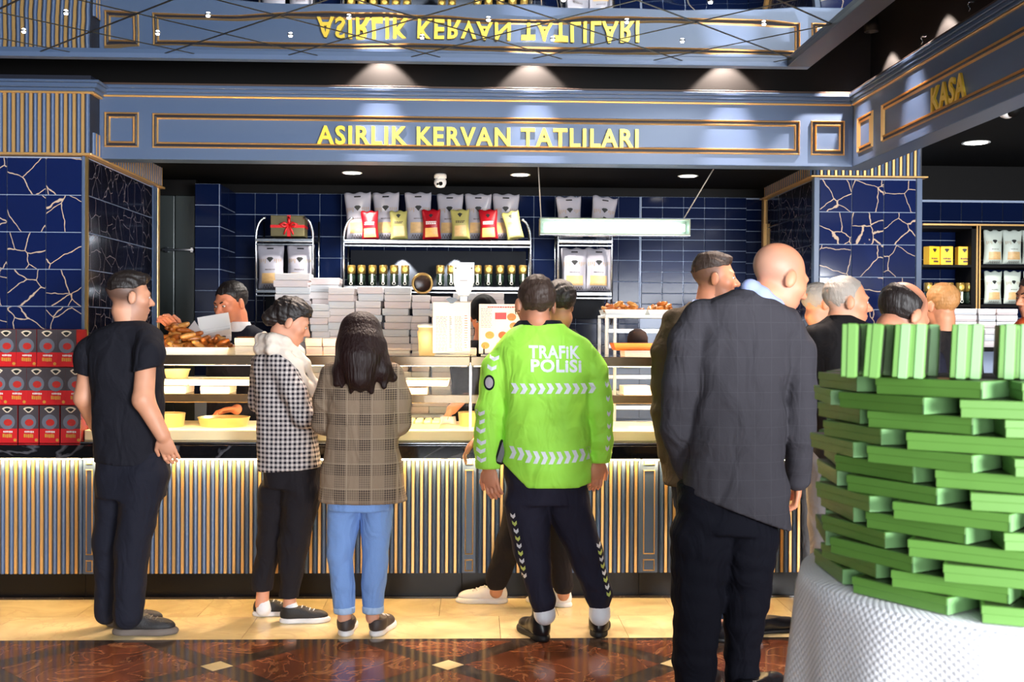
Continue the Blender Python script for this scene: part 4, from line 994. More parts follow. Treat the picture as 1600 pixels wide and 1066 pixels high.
# ------------------------------------------------------------------ round table with green boxes
DC = 2.50; TX = XY(1622, DC, 700); TR = .53
ZTAB = onY(1245, 905, DC).z
LAY = 13; ZSTK = onY(1245, 583, DC).z; BH = (ZSTK-ZTAB)/LAY
CL = bpy.data.materials.new('white_quilted_cloth'); MATS['white_quilted_cloth'] = CL; CL.use_nodes = True
nt, b_ = nodes_of(CL); b_.inputs['Base Color'].default_value = (*s2l((238, 238, 242)), 1); b_.inputs['Roughness'].default_value = .8
tc = nt.nodes.new('ShaderNodeUVMap'); wv = []
mpn = nt.nodes.new('ShaderNodeMapping'); mpn.inputs['Rotation'].default_value = (0, 0, .78)
ck = nt.nodes.new('ShaderNodeTexVoronoi'); ck.inputs['Scale'].default_value = 78; ck.inputs['Randomness'].default_value = 0
bp = nt.nodes.new('ShaderNodeBump'); bp.inputs['Strength'].default_value = .55; bp.inputs['Distance'].default_value = .006; bp.invert = True
nt.links.new(tc.outputs[0], mpn.inputs[0]); nt.links.new(mpn.outputs[0], ck.inputs['Vector']); nt.links.new(ck.outputs['Distance'], bp.inputs['Height']); nt.links.new(bp.outputs[0], b_.inputs['Normal'])
TB = E('round_table', 'round display table under the white cloth holding the green boxes', 'table', (TX, DC, 0))
mk('table_top', lathe_me([(TR, ZTAB-.03), (TR+.005, ZTAB-.015), (TR, ZTAB-.006)], 40), mat('plain_wood', (150, 110, 70), .5), TB); mk('pedestal', lathe_me([(.3, 0), (.3, .03), (.06, .06), (.05, ZTAB-.05), (.2, ZTAB-.03)], 24), MATS['plain_wood'], TB)
v, f, uv = [], [], []; NA, NZ = 160, 26
for j in range(NZ+6):
    for i in range(NA):
        t = 2*PI*i/NA
        if j < 6: r = (TR+.004)*j/5+.0001; z = ZTAB-.003
        else:
            q = (j-5)/NZ; fold = (math.sin(9*t+.6)+.5*math.sin(17*t+2))*.030*q**.8; r = TR+.012+.035*q+.10*q*q*.4+fold; z = ZTAB-.004-q*(ZTAB-.06)
        v.append((r*math.cos(t), r*math.sin(t), z)); uv.append((t*TR/1., (r if j < 6 else TR+ZTAB-z)))
for j in range(NZ+5):
    for i in range(NA): f.append((j*NA+i, j*NA+(i+1) % NA, (j+1)*NA+(i+1) % NA, (j+1)*NA+i))
me = mesh('tablecloth', v, f, True); ul = me.uv_layers.new(name='UVMap')
for L in me.loops:
    u, w_ = uv[L.vertex_index]; ul.data[L.index].uv = (u, w_)
bm = bmesh.new(); bm.from_mesh(me); bmesh.ops.recalc_face_normals(bm, faces=bm.faces[:]); bm.to_mesh(me); bm.free()
o = tag(mk('tablecloth', me, CL, None, (TX, DC, 0)), 'white quilted cloth draped in folds over the round table', 'tablecloth'); 
GRN = mat('green_carton', (92, 138, 58), .42, bump=.03, bscale=12); GRN_LIT = mat('daylit_green_carton', (130, 180, 116), .45); GRND = mat('dark_printed_lid', (44, 48, 30), .3, var=.6, vscale=14)  # the lighter green is daylight put into the carton colour
BL_, BW_ = .235, .125
def gbox_parts():
    b1 = box_me(BL_-.004, BW_-.004, BH*.96, .0015).copy(); b1.materials.append(GRN); b2 = box_me(BL_, BW_, BH*.46, .0015).copy(); b2.materials.append(GRN)
    return (('tray', b1, (0, 0, BH*.48)), ('lid', b2, (0, 0, BH*.735)))
GP = gbox_parts(); lidp = box_me(BL_-.016, BW_-.016, .0006, 0).copy(); lidp.materials.append(GRND); edg = box_me(.003, BW_*.985, BH*.9, 0).copy(); edg.materials.append(GRN_LIT)
NB = 10
for k in range(LAY):
    z = ZSTK-(k+1)*BH
    R = TR-.05+.012*math.sin(k*2.1)
    off = (k*.5 % 1)*2*PI/NB + .10*math.sin(k*1.7)-.02*k
    lst = []
    for i in range(NB):
        t = off+2*PI*i/NB; t = (t+PI/2) % (2*PI)-PI/2      # -90..270 deg ; front is -90
        lst.append(t)
    vis = sorted([t for t in lst], key=lambda t: -(t % (2*PI)) if True else t)
    front = sorted([((-t-PI*0) % (2*PI), t) for t in lst])
    n = 0
    for t in sorted([(x+2*PI) % (2*PI) for x in lst]):
        if t < math.radians(120): continue                 # far side, hidden behind the stack
        n += 1
        x, y = TX+R*math.cos(t)*(1-BW_/2/R), DC+R*math.sin(t)*(1-BW_/2/R)
        o = E('green_box', 'green box, %s from left, %s layer from the top of the round stack' % (ORD1[n-1], ORD1[k]), 'box', (x, y, z), t+PI/2+random.uniform(-.06, .06)+.10, 'green boxes in the round stack')
        for n_, me, lc in GP: mk(n_, me, None, o, lc)
        mk('lid_print', lidp, None, o, (0, 0, BH*.965)); mk('daylit_end', edg, None, o, (BL_/2, 0, BH*.48))  # pale plate paints daylight onto the right end of the box
mk('centre_drum', lathe_me([(TR-.2, 0), (TR-.2, LAY*BH-.01)], 28), mat('dark_card_core', (40, 44, 34), .8), TB, (0, 0, ZTAB))
st = ((1327, 0, .02), (1351, 1, -.04), (1362, 0, .07), (1384, 1, .05), (1407, 0, .06), (1432, 0, .05), (1453, 1, .03), (1497, 0, .04), (1519, 0, .05), (1572, 0, .03), (1596, 0, .02), (1622, 0, .03), (1650, 0, .0))
for i, (px, bk, ln) in enumerate(st):
    dep = 2.24+.13*bk-.05*math.sin((px-1327)/300*1.5)
    o = E('green_box', 'green box standing on end on the round stack, %s from the left' % ORD1[i], 'box', (XY(px, dep, 550), dep, ZSTK+.001), 0, 'green boxes standing on the round stack'); o.rotation_euler = (0, ln, -.40+random.uniform(-.04, .04))
    SH = BW_*.90
    bl('tray', (0, .1, SH/2), (BH*.96-.003, BL_, SH-.003), GRN, o, .0015); bl('lid', (.004, .1, SH/2), (BH*.5, BL_+.004, SH), GRN_LIT if i > 3 else GRN, o, .0015); bl('lid_print', (BH*.49, .1, SH/2), (.0008, BL_-.02, SH-.02), GRND, o, 0)  # paler lids towards the right paint in the daylight falling there
# ------------------------------------------------------------------ people: implicit surfaces meshed with surface nets
def surface_nets(F, xs, ys, zs):
    ins = F < 0; c = np.zeros(tuple(n-1 for n in F.shape), np.uint8)
    sl = (slice(None, -1), slice(1, None))
    for a in (0, 1):
        for b in (0, 1):
            for d in (0, 1): c += ins[sl[a], sl[b], sl[d]]
    m_ = (c > 0) & (c < 8); idx = np.argwhere(m_)
    if len(idx) == 0: return np.zeros((0, 3)), np.zeros((0, 4), int)
    vid = np.full(m_.shape, -1, np.int32); vid[m_] = np.arange(len(idx))
    acc = np.zeros((len(idx), 3)); cnt = np.zeros(len(idx))
    I, J, K = idx.T
    cor = [(a, b, d) for a in (0, 1) for b in (0, 1) for d in (0, 1)]
    val = {q: F[I+q[0], J+q[1], K+q[2]] for q in cor}
    for q in cor:
        for ax in range(3):
            if q[ax] == 1: continue
            r = list(q); r[ax] = 1; r = tuple(r); fa, fb = val[q], val[r]; s = (fa < 0) != (fb < 0)
            t = np.where(s, fa/np.where(s, fa-fb, 1), 0); p = np.tile(np.array(q, float), (len(idx), 1)); p[:, ax] += t
            acc += p*s[:, None]; cnt += s
    loc = idx+acc/cnt[:, None]
    V = np.stack([np.interp(loc[:, k], np.arange(len(g)), g) for k, g in enumerate((xs, ys, zs))], 1)
    faces = []
    nx, ny, nz = m_.shape
    for ax in range(3):
        A = ins[tuple(slice(None, -1) if k == ax else slice(1, -1) for k in range(3))]; B = ins[tuple(slice(1, None) if k == ax else slice(1, -1) for k in range(3))]
        e = np.argwhere(A != B); fl = A[A != B]
        u, w_ = [(1, 2), (2, 0), (0, 1)][ax]
        base = e.copy(); base[:, u] += 1; base[:, w_] += 1
        def at(du, dw):
            q = base.copy(); q[:, u] -= du; q[:, w_] -= dw; return vid[q[:, 0], q[:, 1], q[:, 2]]
        quad = np.stack([at(1, 1), at(0, 1), at(0, 0), at(1, 0)], 1)
        quad[~fl] = quad[~fl][:, ::-1]; faces.append(quad)
    return V, np.concatenate(faces)
class Field:
    def __init__(s): s.ops = []; s.lo = np.full(3, 1e9); s.hi = np.full(3, -1e9); s.post = []
    def _add(s, lo, hi, fn, k, mode='u'):
        lo, hi = np.array(lo), np.array(hi)
        if mode == 'u': s.lo = np.minimum(s.lo, lo); s.hi = np.maximum(s.hi, hi)
        s.ops.append((lo, hi, fn, k, mode)); return s
    def rc(s, a, b, ra, rb, k=.02, mode='u'):
        a, b = np.array(a, float), np.array(b, float); r = max(ra, rb); ba = b-a; L2 = max(1e-9, ba@ba)
        def fn(X, Y, Z):
            px, py, pz = X-a[0], Y-a[1], Z-a[2]; h = np.clip((px*ba[0]+py*ba[1]+pz*ba[2])/L2, 0, 1)
            return np.sqrt((px-ba[0]*h)**2+(py-ba[1]*h)**2+(pz-ba[2]*h)**2)-(ra+(rb-ra)*h)
        return s._add(np.minimum(a, b)-r, np.maximum(a, b)+r, fn, k, mode)
    def ell(s, c, r, R=None, k=.02, mode='u'):
        c, r = np.array(c, float), np.array(r, float); m_ = max(r)
        def fn(X, Y, Z):
            p = [X-c[0], Y-c[1], Z-c[2]]
            if R is not None: p = [R[0, i]*p[0]+R[1, i]*p[1]+R[2, i]*p[2] for i in range(3)]
            k0 = np.sqrt((p[0]/r[0])**2+(p[1]/r[1])**2+(p[2]/r[2])**2); k1 = np.sqrt((p[0]/r[0]**2)**2+(p[1]/r[1]**2)**2+(p[2]/r[2]**2)**2)
            return k0*(k0-1)/np.maximum(k1, 1e-6)
        e = r if R is None else np.abs(np.array(R))@r
        return s._add(c-e, c+e, fn, k, mode)
    def col(s, secs, n=2.3, k=.02, sm=5):
        """elliptical column: (z, cx, cy, rx, ry)"""
        S_ = np.array(sorted(secs)); z0, z1 = S_[0, 0], S_[-1, 0]; zz_ = np.linspace(z0, z1, 160)
        T = [np.interp(zz_, S_[:, 0], S_[:, i]) for i in range(1, 5)]
        ker = np.hanning(sm*2+3)[1:-1]; ker /= ker.sum()
        T = [np.convolve(np.pad(t, sm, mode='edge'), ker, 'valid') for t in T]
        def fn(X, Y, Z):
            cx, cy, rx, ry = [np.interp(Z, zz_, t) for t in T]
            d = (((np.abs(X-cx)/rx)**n+(np.abs(Y-cy)/ry)**n)**(1/n)-1)*np.minimum(rx, ry)
            return np.maximum(d, np.maximum(z0-Z, Z-z1))
        return s._add((min(S_[:, 1]-S_[:, 3]), min(S_[:, 2]-S_[:, 4]), z0), (max(S_[:, 1]+S_[:, 3]), max(S_[:, 2]+S_[:, 4]), z1), fn, k)
    def plane(s, fn): s.post.append(fn); return s
    def mesh(s, name, h=.008, fine=(), hf=None, wr=0., seed=0, hxy=None, wf=1.):
        lo, hi = s.lo-.03, s.hi+.03; hxy = hxy or h
        xs, ys = (np.arange(lo[i], hi[i], hxy) for i in (0, 1))
        zs = [lo[2]]
        while zs[-1] < hi[2]: zs.append(zs[-1]+(hf if any(a <= zs[-1] <= b for a, b in fine) else h))
        zs = np.array(zs); F = np.full((len(xs), len(ys), len(zs)), .5, np.float32)
        X, Y, Z = xs[:, None, None].astype(np.float32), ys[None, :, None].astype(np.float32), zs[None, None, :].astype(np.float32)
        for a, b, fn, k, mode in s.ops:
            mg = k+.03; i0, i1 = np.searchsorted(xs, a[0]-mg), np.searchsorted(xs, b[0]+mg); j0, j1 = np.searchsorted(ys, a[1]-mg), np.searchsorted(ys, b[1]+mg); k0, k1 = np.searchsorted(zs, a[2]-mg), np.searchsorted(zs, b[2]+mg)
            if i1 <= i0 or j1 <= j0 or k1 <= k0: continue
            G = F[i0:i1, j0:j1, k0:k1]; d = fn(X[i0:i1], Y[:, j0:j1], Z[:, :, k0:k1])
            if mode == 'u':
                if k > 0: hh = np.clip(.5+.5*(G-d)/k, 0, 1); G[...] = G*(1-hh)+d*hh-k*hh*(1-hh)
                else: np.minimum(G, d, out=G)
            else:
                hh = np.clip(.5-.5*(G+d)/max(k, 1e-4), 0, 1); G[...] = G*(1-hh)-d*hh+k*hh*(1-hh)
        if wr:
            r = np.random.RandomState(seed); D = np.zeros_like(F)
            for q in range(7):
                kv = r.normal(size=3)*np.array([16, 16, 27])*wf; kv2 = r.normal(size=3)*9*wf
                D += np.sin(kv[0]*X+kv[1]*Y+kv[2]*Z+1.6*np.sin(kv2[0]*X+kv2[1]*Y+kv2[2]*Z)+r.uniform(0, 6))
            F += (D*wr/3.2).astype(np.float32)
        for fn in s.post: np.maximum(F, fn(X, Y, Z), out=F)
        F[0], F[-1] = .5, .5; F[:, 0], F[:, -1] = .5, .5; F[:, :, 0], F[:, :, -1] = .5, .5
        return surface_nets(F, xs, ys, zs)
def np_mesh(name, V, Fc, mt, origin, smooth=True):
    me = bpy.data.meshes.new(name); V = np.asarray(V, np.float32)-np.array(origin, np.float32); n, m_ = len(V), len(Fc)
    me.vertices.add(n); me.vertices.foreach_set('co', V.ravel()); me.loops.add(m_*4); me.loops.foreach_set('vertex_index', np.asarray(Fc, np.int32).ravel())
    me.polygons.add(m_); me.polygons.foreach_set('loop_start', np.arange(0, m_*4, 4, dtype=np.int32)); me.polygons.foreach_set('loop_total', np.full(m_, 4, np.int32))
    me.update(calc_edges=True); me.validate()
    if smooth: me.polygons.foreach_set('use_smooth', np.ones(m_, bool))
    if mt: me.materials.append(mt)
    return me
def rotm(yaw_, pitch=0., roll=0.):
    """head axes: columns right, forward, up; yaw 0 faces away from the camera (+y), -90 faces right, 90 left, 180 the camera"""
    return np.array((Matrix.Rotation(math.radians(yaw_), 3, 'Z') @ Matrix.Rotation(math.radians(-pitch), 3, 'X') @ Matrix.Rotation(math.radians(roll), 3, 'Y')))
def skin_mat(name, rgb):
    M = mat(name, rgb, .5); nt, b = nodes_of(M); b.inputs['Subsurface Weight'].default_value = .0
    at = nt.nodes.new('ShaderNodeAttribute'); at.attribute_name = 'Col'; nt.links.new(at.outputs['Color'], b.inputs['Base Color']); return M
SKIN = skin_mat('skin', (200, 150, 120))
def cloth(name, rgb, rough=.85, bump=.12, bscale=180, var=.0, fold=.5):
    M = mat(name, rgb, rough, spec=.2, bump=bump, bscale=bscale, var=var, vscale=5); nt, b = nodes_of(M)
    if 'fold' in nt.nodes: return M
    tc = [n for n in nt.nodes if n.type == 'TEX_COORD'][0]; bp = [n for n in nt.nodes if n.type == 'BUMP'][0]
    mp = nt.nodes.new('ShaderNodeMapping'); mp.inputs['Scale'].default_value = (1, 1, .55); mp.inputs['Rotation'].default_value = (.3, .5, 0)
    n = nt.nodes.new('ShaderNodeTexNoise'); n.name = 'fold'; n.inputs['Scale'].default_value = 8; n.inputs['Detail'].default_value = 2.5; n.inputs['Distortion'].default_value = 1.2
    b2 = nt.nodes.new('ShaderNodeBump'); b2.inputs['Strength'].default_value = fold; b2.inputs['Distance'].default_value = .05
    nt.links.new(tc.outputs['Object'], mp.inputs[0]); nt.links.new(mp.outputs[0], n.inputs['Vector']); nt.links.new(n.outputs['Fac'], b2.inputs['Height']); nt.links.new(b2.outputs[0], bp.inputs['Normal'])
    return M
HAIRK = mat('dark_hair', (30, 22, 20), .5, bump=.5, bscale=120); HAIRB = mat('brown_hair', (62, 46, 38), .55, bump=.5, bscale=120); HAIRL = mat('long_dark_hair', (34, 17, 16), .5, spec=.3, bump=.8, bscale=90); HAIRG = mat('grey_hair', (168, 158, 148), .6, bump=.5, bscale=120); HAIRO = mat('fair_hair', (196, 140, 84), .55, bump=.5, bscale=120)
for nm_ in ('dark_hair', 'brown_hair', 'long_dark_hair', 'grey_hair', 'fair_hair'):      # strands: stretch the bump along z
    nt = MATS[nm_].node_tree; nz = [n for n in nt.nodes if n.type == 'TEX_NOISE'][0]; mp_ = nt.nodes.new('ShaderNodeMapping'); mp_.inputs['Scale'].default_value = (1, 1, .12); tc_ = [n for n in nt.nodes if n.type == 'TEX_COORD'][0]
    nt.links.new(tc_.outputs['Object'], mp_.inputs[0]); nt.links.new(mp_.outputs[0], nz.inputs['Vector'])
EYEW = mat('eye_white', (226, 220, 214), .3); EYED = mat('dark_iris', (36, 24, 18), .2)
# ---- shoes, local: heel at y=0, toe +y, sole at z=0
SHOE = {}
def shoe_parts(style):
    if style in SHOE: return SHOE[style]
    f = Field(); f.ell((0, .055, .012), (.037, .058, .03), k=.03); f.ell((.003, .2, .012), (.048, .085, .03), k=.04); f.rc((0, .06, .012), (.002, .2, .012), .033, .04, .03)
    f.plane(lambda X, Y, Z: -Z); hs = .03 if style != 'dress' else .018; f.plane(lambda X, Y, Z: Z-hs+.0*Y)
    sole = np_mesh('sole', *f.mesh('s', .006), None, (0, 0, 0))
    g = Field(); top = {'sneaker': .085, 'boot': .16, 'dress': .075}[style]
    g.ell((0, .058, .045), (.035, .057, .05), k=.03); g.ell((.002, .185, .032), (.044, .085, .038), k=.04); g.rc((0, .12, .06), (0, .07, .07), .034, .036, .04)
    g.rc((0, .06, .05), (0, .058, top), .036, .042 if style == 'boot' else .037, .03); g.plane(lambda X, Y, Z: hs-.004-Z); g.plane(lambda X, Y, Z: Z-top)
    up = np_mesh('upper', *g.mesh('u', .006), None, (0, 0, 0))
    SHOE[style] = (sole, up); return SHOE[style]
SHC = {}
def put_shoe(per, px, py, ang, style, mu, ms, L=.29, z=0.):
    """px,py = pixel of the heel's ground contact"""
    sole, up = shoe_parts(style); k = (style, mu.name, ms.name)
    if k not in SHC:
        a, b = sole.copy(), up.copy(); a.materials.append(ms); b.materials.append(mu); SHC[k] = (a, b)
    p = onZ(px, py, 0); s = L/.285
    o = mk('shoe', SHC[k][1], None, per, Vector((p.x, p.y, z))-wl(per), (0, 0, math.radians(ang))); o.scale = (s, s, s)
    mk('sole', SHC[k][0], None, o)
    if style == 'sneaker':
        lc = bpy.data.meshes.get('laces') or None
        if lc is None:
            v, fc = [], []
            for q in range(4):
                y = .12+q*.022; t = tube_me([(-.022, y, .083-q*.006), (0, y+.006, .092-q*.007), (.022, y, .083-q*.006)], .0035, 6); n0 = len(v); v += [tuple(x.co) for x in t.vertices]; fc += [tuple(n0+i for i in pl.vertices) for pl in t.polygons]
            lc = mesh('laces', v, fc, True)
        l2 = lc.copy(); l2.materials.clear(); l2.materials.append(ms); mk('laces', l2, None, o)
    return p
def hair_local(style):
    """returns (V,F) in head-local metres"""
    f = Field(); wr = .0016
    def line(ys_, zs_): f.plane(lambda X, Y, Z: np.interp(Y, ys_, zs_)-Z+.004*np.sin(X*120))
    if style == 'short':
        f.ell((0, -.019, .037), (.0795, .1005, .0885), k=.01); line((-.1, -.05, -.012, .012, .028, .045, .075, .1), (-.082, -.066, -.026, -.02, .03, .052, .066, .07))
    elif style == 'crop':
        f.ell((0, -.018, .035), (.0765, .0975, .0848), k=.01); line((-.1, -.05, -.012, .012, .02, .035, .055, .1), (-.066, -.05, -.022, -.01, .035, .06, .085, .1)); wr = .001
    elif style == 'quiff':
        f.ell((0, -.019, .037), (.0785, .0995, .0875), k=.01); f.ell((0, .025, .098), (.058, .07, .026), k=.03); line((-.1, -.05, -.012, .012, .028, .045, .075, .1), (.022, .03, .034, .036, .046, .058, .068, .072))
    elif style == 'fade':     # short top, shaved sides
        f.ell((0, -.018, .038), (.0775, .0985, .0865), k=.01); f.ell((0, .0, .095), (.056, .08, .022), k=.03); line((-.1, -.05, -.012, .012, .03, .05, .075, .1), (.02, .035, .045, .045, .052, .06, .068, .07))
    elif style == 'ring':     # bald crown with hair round the sides
        f.ell((0, -.022, .03), (.081, .102, .086), k=.01); f.plane(lambda X, Y, Z: Z-.055+.25*Y); f.plane(lambda X, Y, Z: -.055-Z); f.plane(lambda X, Y, Z: Y-.0); wr = .001
    elif style == 'bun':
        f.ell((0, -.020, .040), (.085, .107, .093), k=.01); f.ell((0, -.108, -.025), (.05, .045, .045), k=.03); f.ell((0, .03, .088), (.06, .05, .03), k=.03)
        line((-.14, -.06, -.012, .012, .028, .045, .075, .1), (-.08, -.07, -.03, .0, .03, .048, .062, .066)); wr = .003
    elif style == 'cap':
        f.ell((0, -.012, .045), (.092, .115, .10), k=.01); f.plane(lambda X, Y, Z: .0-Z); wr = 0
    return f.mesh('hair', .0045, wr=wr*1.5, seed=3, wf=5.)
HCACHE = {}
def head_ops(F, c, R, s, ear=True, jaw=1.):
    T = lambda p: np.array(c)+R@(np.array(p)*s); q = lambda r: np.array(r)*s
    F.ell(T((0, -.018, .034)), q((.075, .096, .083)), R, .02); F.ell(T((0, .028, -.03)), q((.061*jaw, .066, .084)), R, .03*s); F.ell(T((0, .035, -.078)), q((.047*jaw, .05, .040)), R, .03*s); F.ell(T((0, .070, -.102)), q((.021, .018, .016)), R, .02*s)
    F.rc(T((-.036, .078, .020)), T((.036, .078, .020)), .011*s, .011*s, .02*s)
    for x in (1, -1):
        F.ell(T((x*.043, .056, -.02)), q((.026, .028, .03)), R, .02*s); F.ell(T((x*.031, .104, .000)), q((.019, .016, .012)), R, .012*s, 's')
        if ear: F.ell(T((x*.079, -.004, -.01)), q((.010, .021, .033)), R @ rotm(-x*18), .006*s)
    F.rc(T((0, .086, .008)), T((0, .112, -.030)), .007*s, .0125*s, .012*s); 
    for x in (1, -1): F.ell(T((x*.013, .098, -.036)), q((.009, .011, .008)), R, .006*s)
    F.ell(T((0, .091, -.062)), q((.024, .011, .0065)), R, .006*s); F.ell(T((0, .088, -.074)), q((.021, .011, .007)), R, .006*s)
def hand_ops(F, w_, d, n, side=1, curl=.5, s=1.):
    """w_ wrist, d finger direction, n palm normal"""
    w_, d, n = np.array(w_, float), np.array(d, float), np.array(n, float); d /= np.linalg.norm(d); n -= d*(n@d); n /= np.linalg.norm(n); x = np.cross(d, n)*side
    R = np.stack([x, d, n], 1)
    F.ell(w_+d*.05*s, np.array((.040, .052, .017))*s, R, .015)
    for i, (o, L) in enumerate(((-.031, .058), (-.0105, .072), (.0105, .078), (.031, .068))):
        b = w_+(d*.088+x*o)*s; d1 = d*math.cos(curl*.6)+n*math.sin(curl*.6); d2 = d*math.cos(curl*1.6)+n*math.sin(curl*1.6)
        m_ = b+d1*L*.5*s; F.rc(b-d*.02*s, m_, .0098*s, .0092*s, .003); F.rc(m_, m_+d2*L*.5*s, .0092*s, .0078*s, .003)
    b = w_+(d*.03+x*.034)*s; m_ = b+(d*.035+x*.022+n*.008)*s; F.rc(b, m_, .012*s, .0105*s, .008); F.rc(m_, m_+(d*.034+x*.004+n*.012)*s, .0105*s, .0085*s, .003)
def person(label, Y, base_px, head, skin=(206, 156, 126), body=(), arms=(), legs=(), cloths=(), hair=None, hairmat=None, stub=None, eyes=True, neck=None, hands=(), hs=1., h=.009, hy=.0065, brow=None, jaw=1., name='person', seed=1, group=None, bare=False):
    """head=(px,py,dy,yaw,pitch,roll,scale); arms/legs: list of chains [(px,py,dy,r),...] in skin; cloths: list of dicts"""
    X0 = XY(base_px, Y, 900); per = E(name, label, 'person', (X0, Y, 0), 0, group); org = np.array((X0, Y, 0))
    J = lambda j: np.array(onY(j[0], j[1], Y+j[2]))
    hc = J(head[:3]); R = rotm(*head[3:6]); s = head[6]*1.0
    F = Field(); head_ops(F, hc, R, s, jaw=jaw)
    nk = J(neck) if neck else hc+np.array((0, -.02, -.2))
    F.rc(hc+R@np.array((0, -.028, -.075))*s, nk, .054*s, .062*s, .03); sp = nk
    hz_ = nk+np.array((0, 0, -.5*s))
    if body: hz_ = J(body)
    F.rc(nk+np.array((0, 0, -.06)), (nk+hz_)/2, .06, .08, .05); F.rc((nk+hz_)/2, hz_, .08, .07, .05)
    fine = [(hc[2]-.15, hc[2]+.14)]
    for ci, ch in enumerate(list(arms)+list(legs)):
        if ci >= len(arms): ch = [(*q[:3], q[3]*(.6 if i < len(ch)-1 else 1)) for i, q in enumerate(ch)]
        elif not bare: ch = [(*q[:3], q[3]*(.62 if i < len(ch)-1 else 1)) for i, q in enumerate(ch)]
        pts = [J(q) for q in ch]
        for a, b, ra, rb in zip(pts, pts[1:], [q[3] for q in ch], [q[3] for q in ch][1:]): F.rc(a, b, ra, rb, .02)
    for (wp, dp, nrm, side, curl, hsz) in hands:
        a, b = J(wp), J(dp); hand_ops(F, a, b-a, nrm, side, curl, hsz); fine.append((min(a[2], b[2])-.1, max(a[2], b[2])+.06))
    V, Fc = F.mesh('body', h*1.25, fine, hf=h*.6, hxy=hy)
    me = np_mesh('body', V, Fc, SKIN, org)
    L = ((V-hc)@R)/s; col = np.tile(np.array(s2l(skin)), (len(V), 1))
    n1 = np.sin(V@np.array((90., 60, 70)))*.5+np.sin(V@np.array((-50., 80, 110)))*.5; col *= (1+.03*n1)[:, None]*np.array((.97, .90, .83))
    lip = np.exp(-((L[:, 0]/.022)**4+((L[:, 1]-.1)/.02)**2+((L[:, 2]+.068)/.011)**4)); col = col*(1-.6*lip[:, None])+np.array(s2l((176, 96, 88)))*.6*lip[:, None]
    rosy = np.exp(-(((np.abs(L[:, 0])-.04)/.025)**2+((L[:, 1]-.075)/.03)**2+((L[:, 2]+.03)/.025)**2)); col *= 1-np.array((0., .12, .12))*rosy[:, None]
    if stub:
        for (kind, rgb, amt) in stub:
            if kind == 'beard': mk_ = (1/(1+np.exp((L[:, 2]+.035)/.008)))*(L[:, 1] > .0)*(L[:, 2] > -.14)*(1-.9*lip)
            else: mk_ = (1/(1+np.exp((L[:, 1]-.02)/.006)))*(1/(1+np.exp((L[:, 2]-.075)/.01)))*np.clip((L[:, 2]+.07+.2*np.minimum(0, L[:, 1]+.05))/.055, 0, 1)*(np.abs(L[:, 0]) < .0795)
            col = col*(1-amt*mk_[:, None])+np.array(s2l(rgb))*amt*mk_[:, None]
    ca = me.color_attributes.new('Col', 'FLOAT_COLOR', 'POINT'); ca.data.foreach_set('color', np.c_[col, np.ones(len(V))].astype(np.float32).ravel())
    mk('body', me, None, per)
    T = lambda p: hc+R@(np.array(p)*s)
    if eyes:
        em = lathe_me([(max(.0002, .0115*math.sin(t)), -.0115*math.cos(t)) for t in np.linspace(0, PI, 9)], 10); em.materials.append(EYEW); im = lathe_me([(.0062, 0), (.0045, .0022), (.0002, .003)], 10, cap=False); im.materials.append(EYED)
        Rm = Matrix([list(r) for r in R]).to_4x4()
        for x in (1, -1):
            e = mk('eye', em, None, per, Vector(T((x*.031, .0810, -.001)))-Vector(org)); e.scale = (s, s, s*.55)
            i_ = mk('iris', im, None, e); i_.matrix_parent_inverse = Matrix(); i_.matrix_local = (Rm @ Matrix.Rotation(-PI/2, 4, 'X')); i_.location = Vector(R@np.array((0, .011, -.001)))
        bm_ = brow or hairmat or HAIRK
        for x in (1, -1):
            pts = [Vector(T((x*.014, .0925, .018)))-Vector(org), Vector(T((x*.03, .0905, .0235)))-Vector(org), Vector(T((x*.046, .077, .019)))-Vector(org)]
            mk('eyebrow', tube_me(pts, [.0035*s, .0045*s, .002*s], 6), bm_, per)
    if hair:
        if hair not in HCACHE: HCACHE[hair] = hair_local(hair)
        hv, hf_ = HCACHE[hair]; mk('hair' if hair != 'cap' else 'cap', np_mesh('hair', (hv*s)@R.T+hc, hf_, hairmat, org), None, per)
    out = {}
    for c in cloths:
        f = Field()
        if 'col' in c:
            secs = []
            for (py, pc, hw, ry, dy) in c['col']:
                p = J((pc, py, dy)); secs.append((p[2], p[0], p[1], hw/1700*(Y+dy), ry))
            f.col(secs, c.get('n', 2.3), .02)
        for ch in c.get('ch', ()):
            k = ch[0] if isinstance(ch[0], float) else .03; pts_ = ch[1:] if isinstance(ch[0], float) else ch
            P_ = [J(q) for q in pts_]
            for a, b, qa, qb in zip(P_, P_[1:], pts_, pts_[1:]): f.rc(a, b, qa[3], qb[3], k)
        for e_ in c.get('ell', ()): f.ell(J(e_[:3]), e_[3], rotm(*e_[4]) if len(e_) > 4 else None, .03)
        for e_ in c.get('cut', ()): f.plane(e_)
        if 'hem' in c:
            (xa_, ya_), (xb_, yb_) = c['hem']; A_, B_ = onY(xa_, ya_, Y), onY(xb_, yb_, Y); sl_ = (B_.z-A_.z)/(B_.x-A_.x); f.plane(lambda X, Y_, Z, A_=A_, sl_=sl_: (A_.z+sl_*(X-A_.x))-Z)
        V2, F2 = f.mesh('c', c.get('h', h), wr=c.get('wr', .003), seed=seed+len(out)); m2 = np_mesh(c['name'], V2, F2, c['mat'], org)
        o = mk(c['name'], m2, None, per); out[c['name']] = (V2, F2, o)
        if c.get('label'): o['label'] = c['label']
    return per, out, J, org
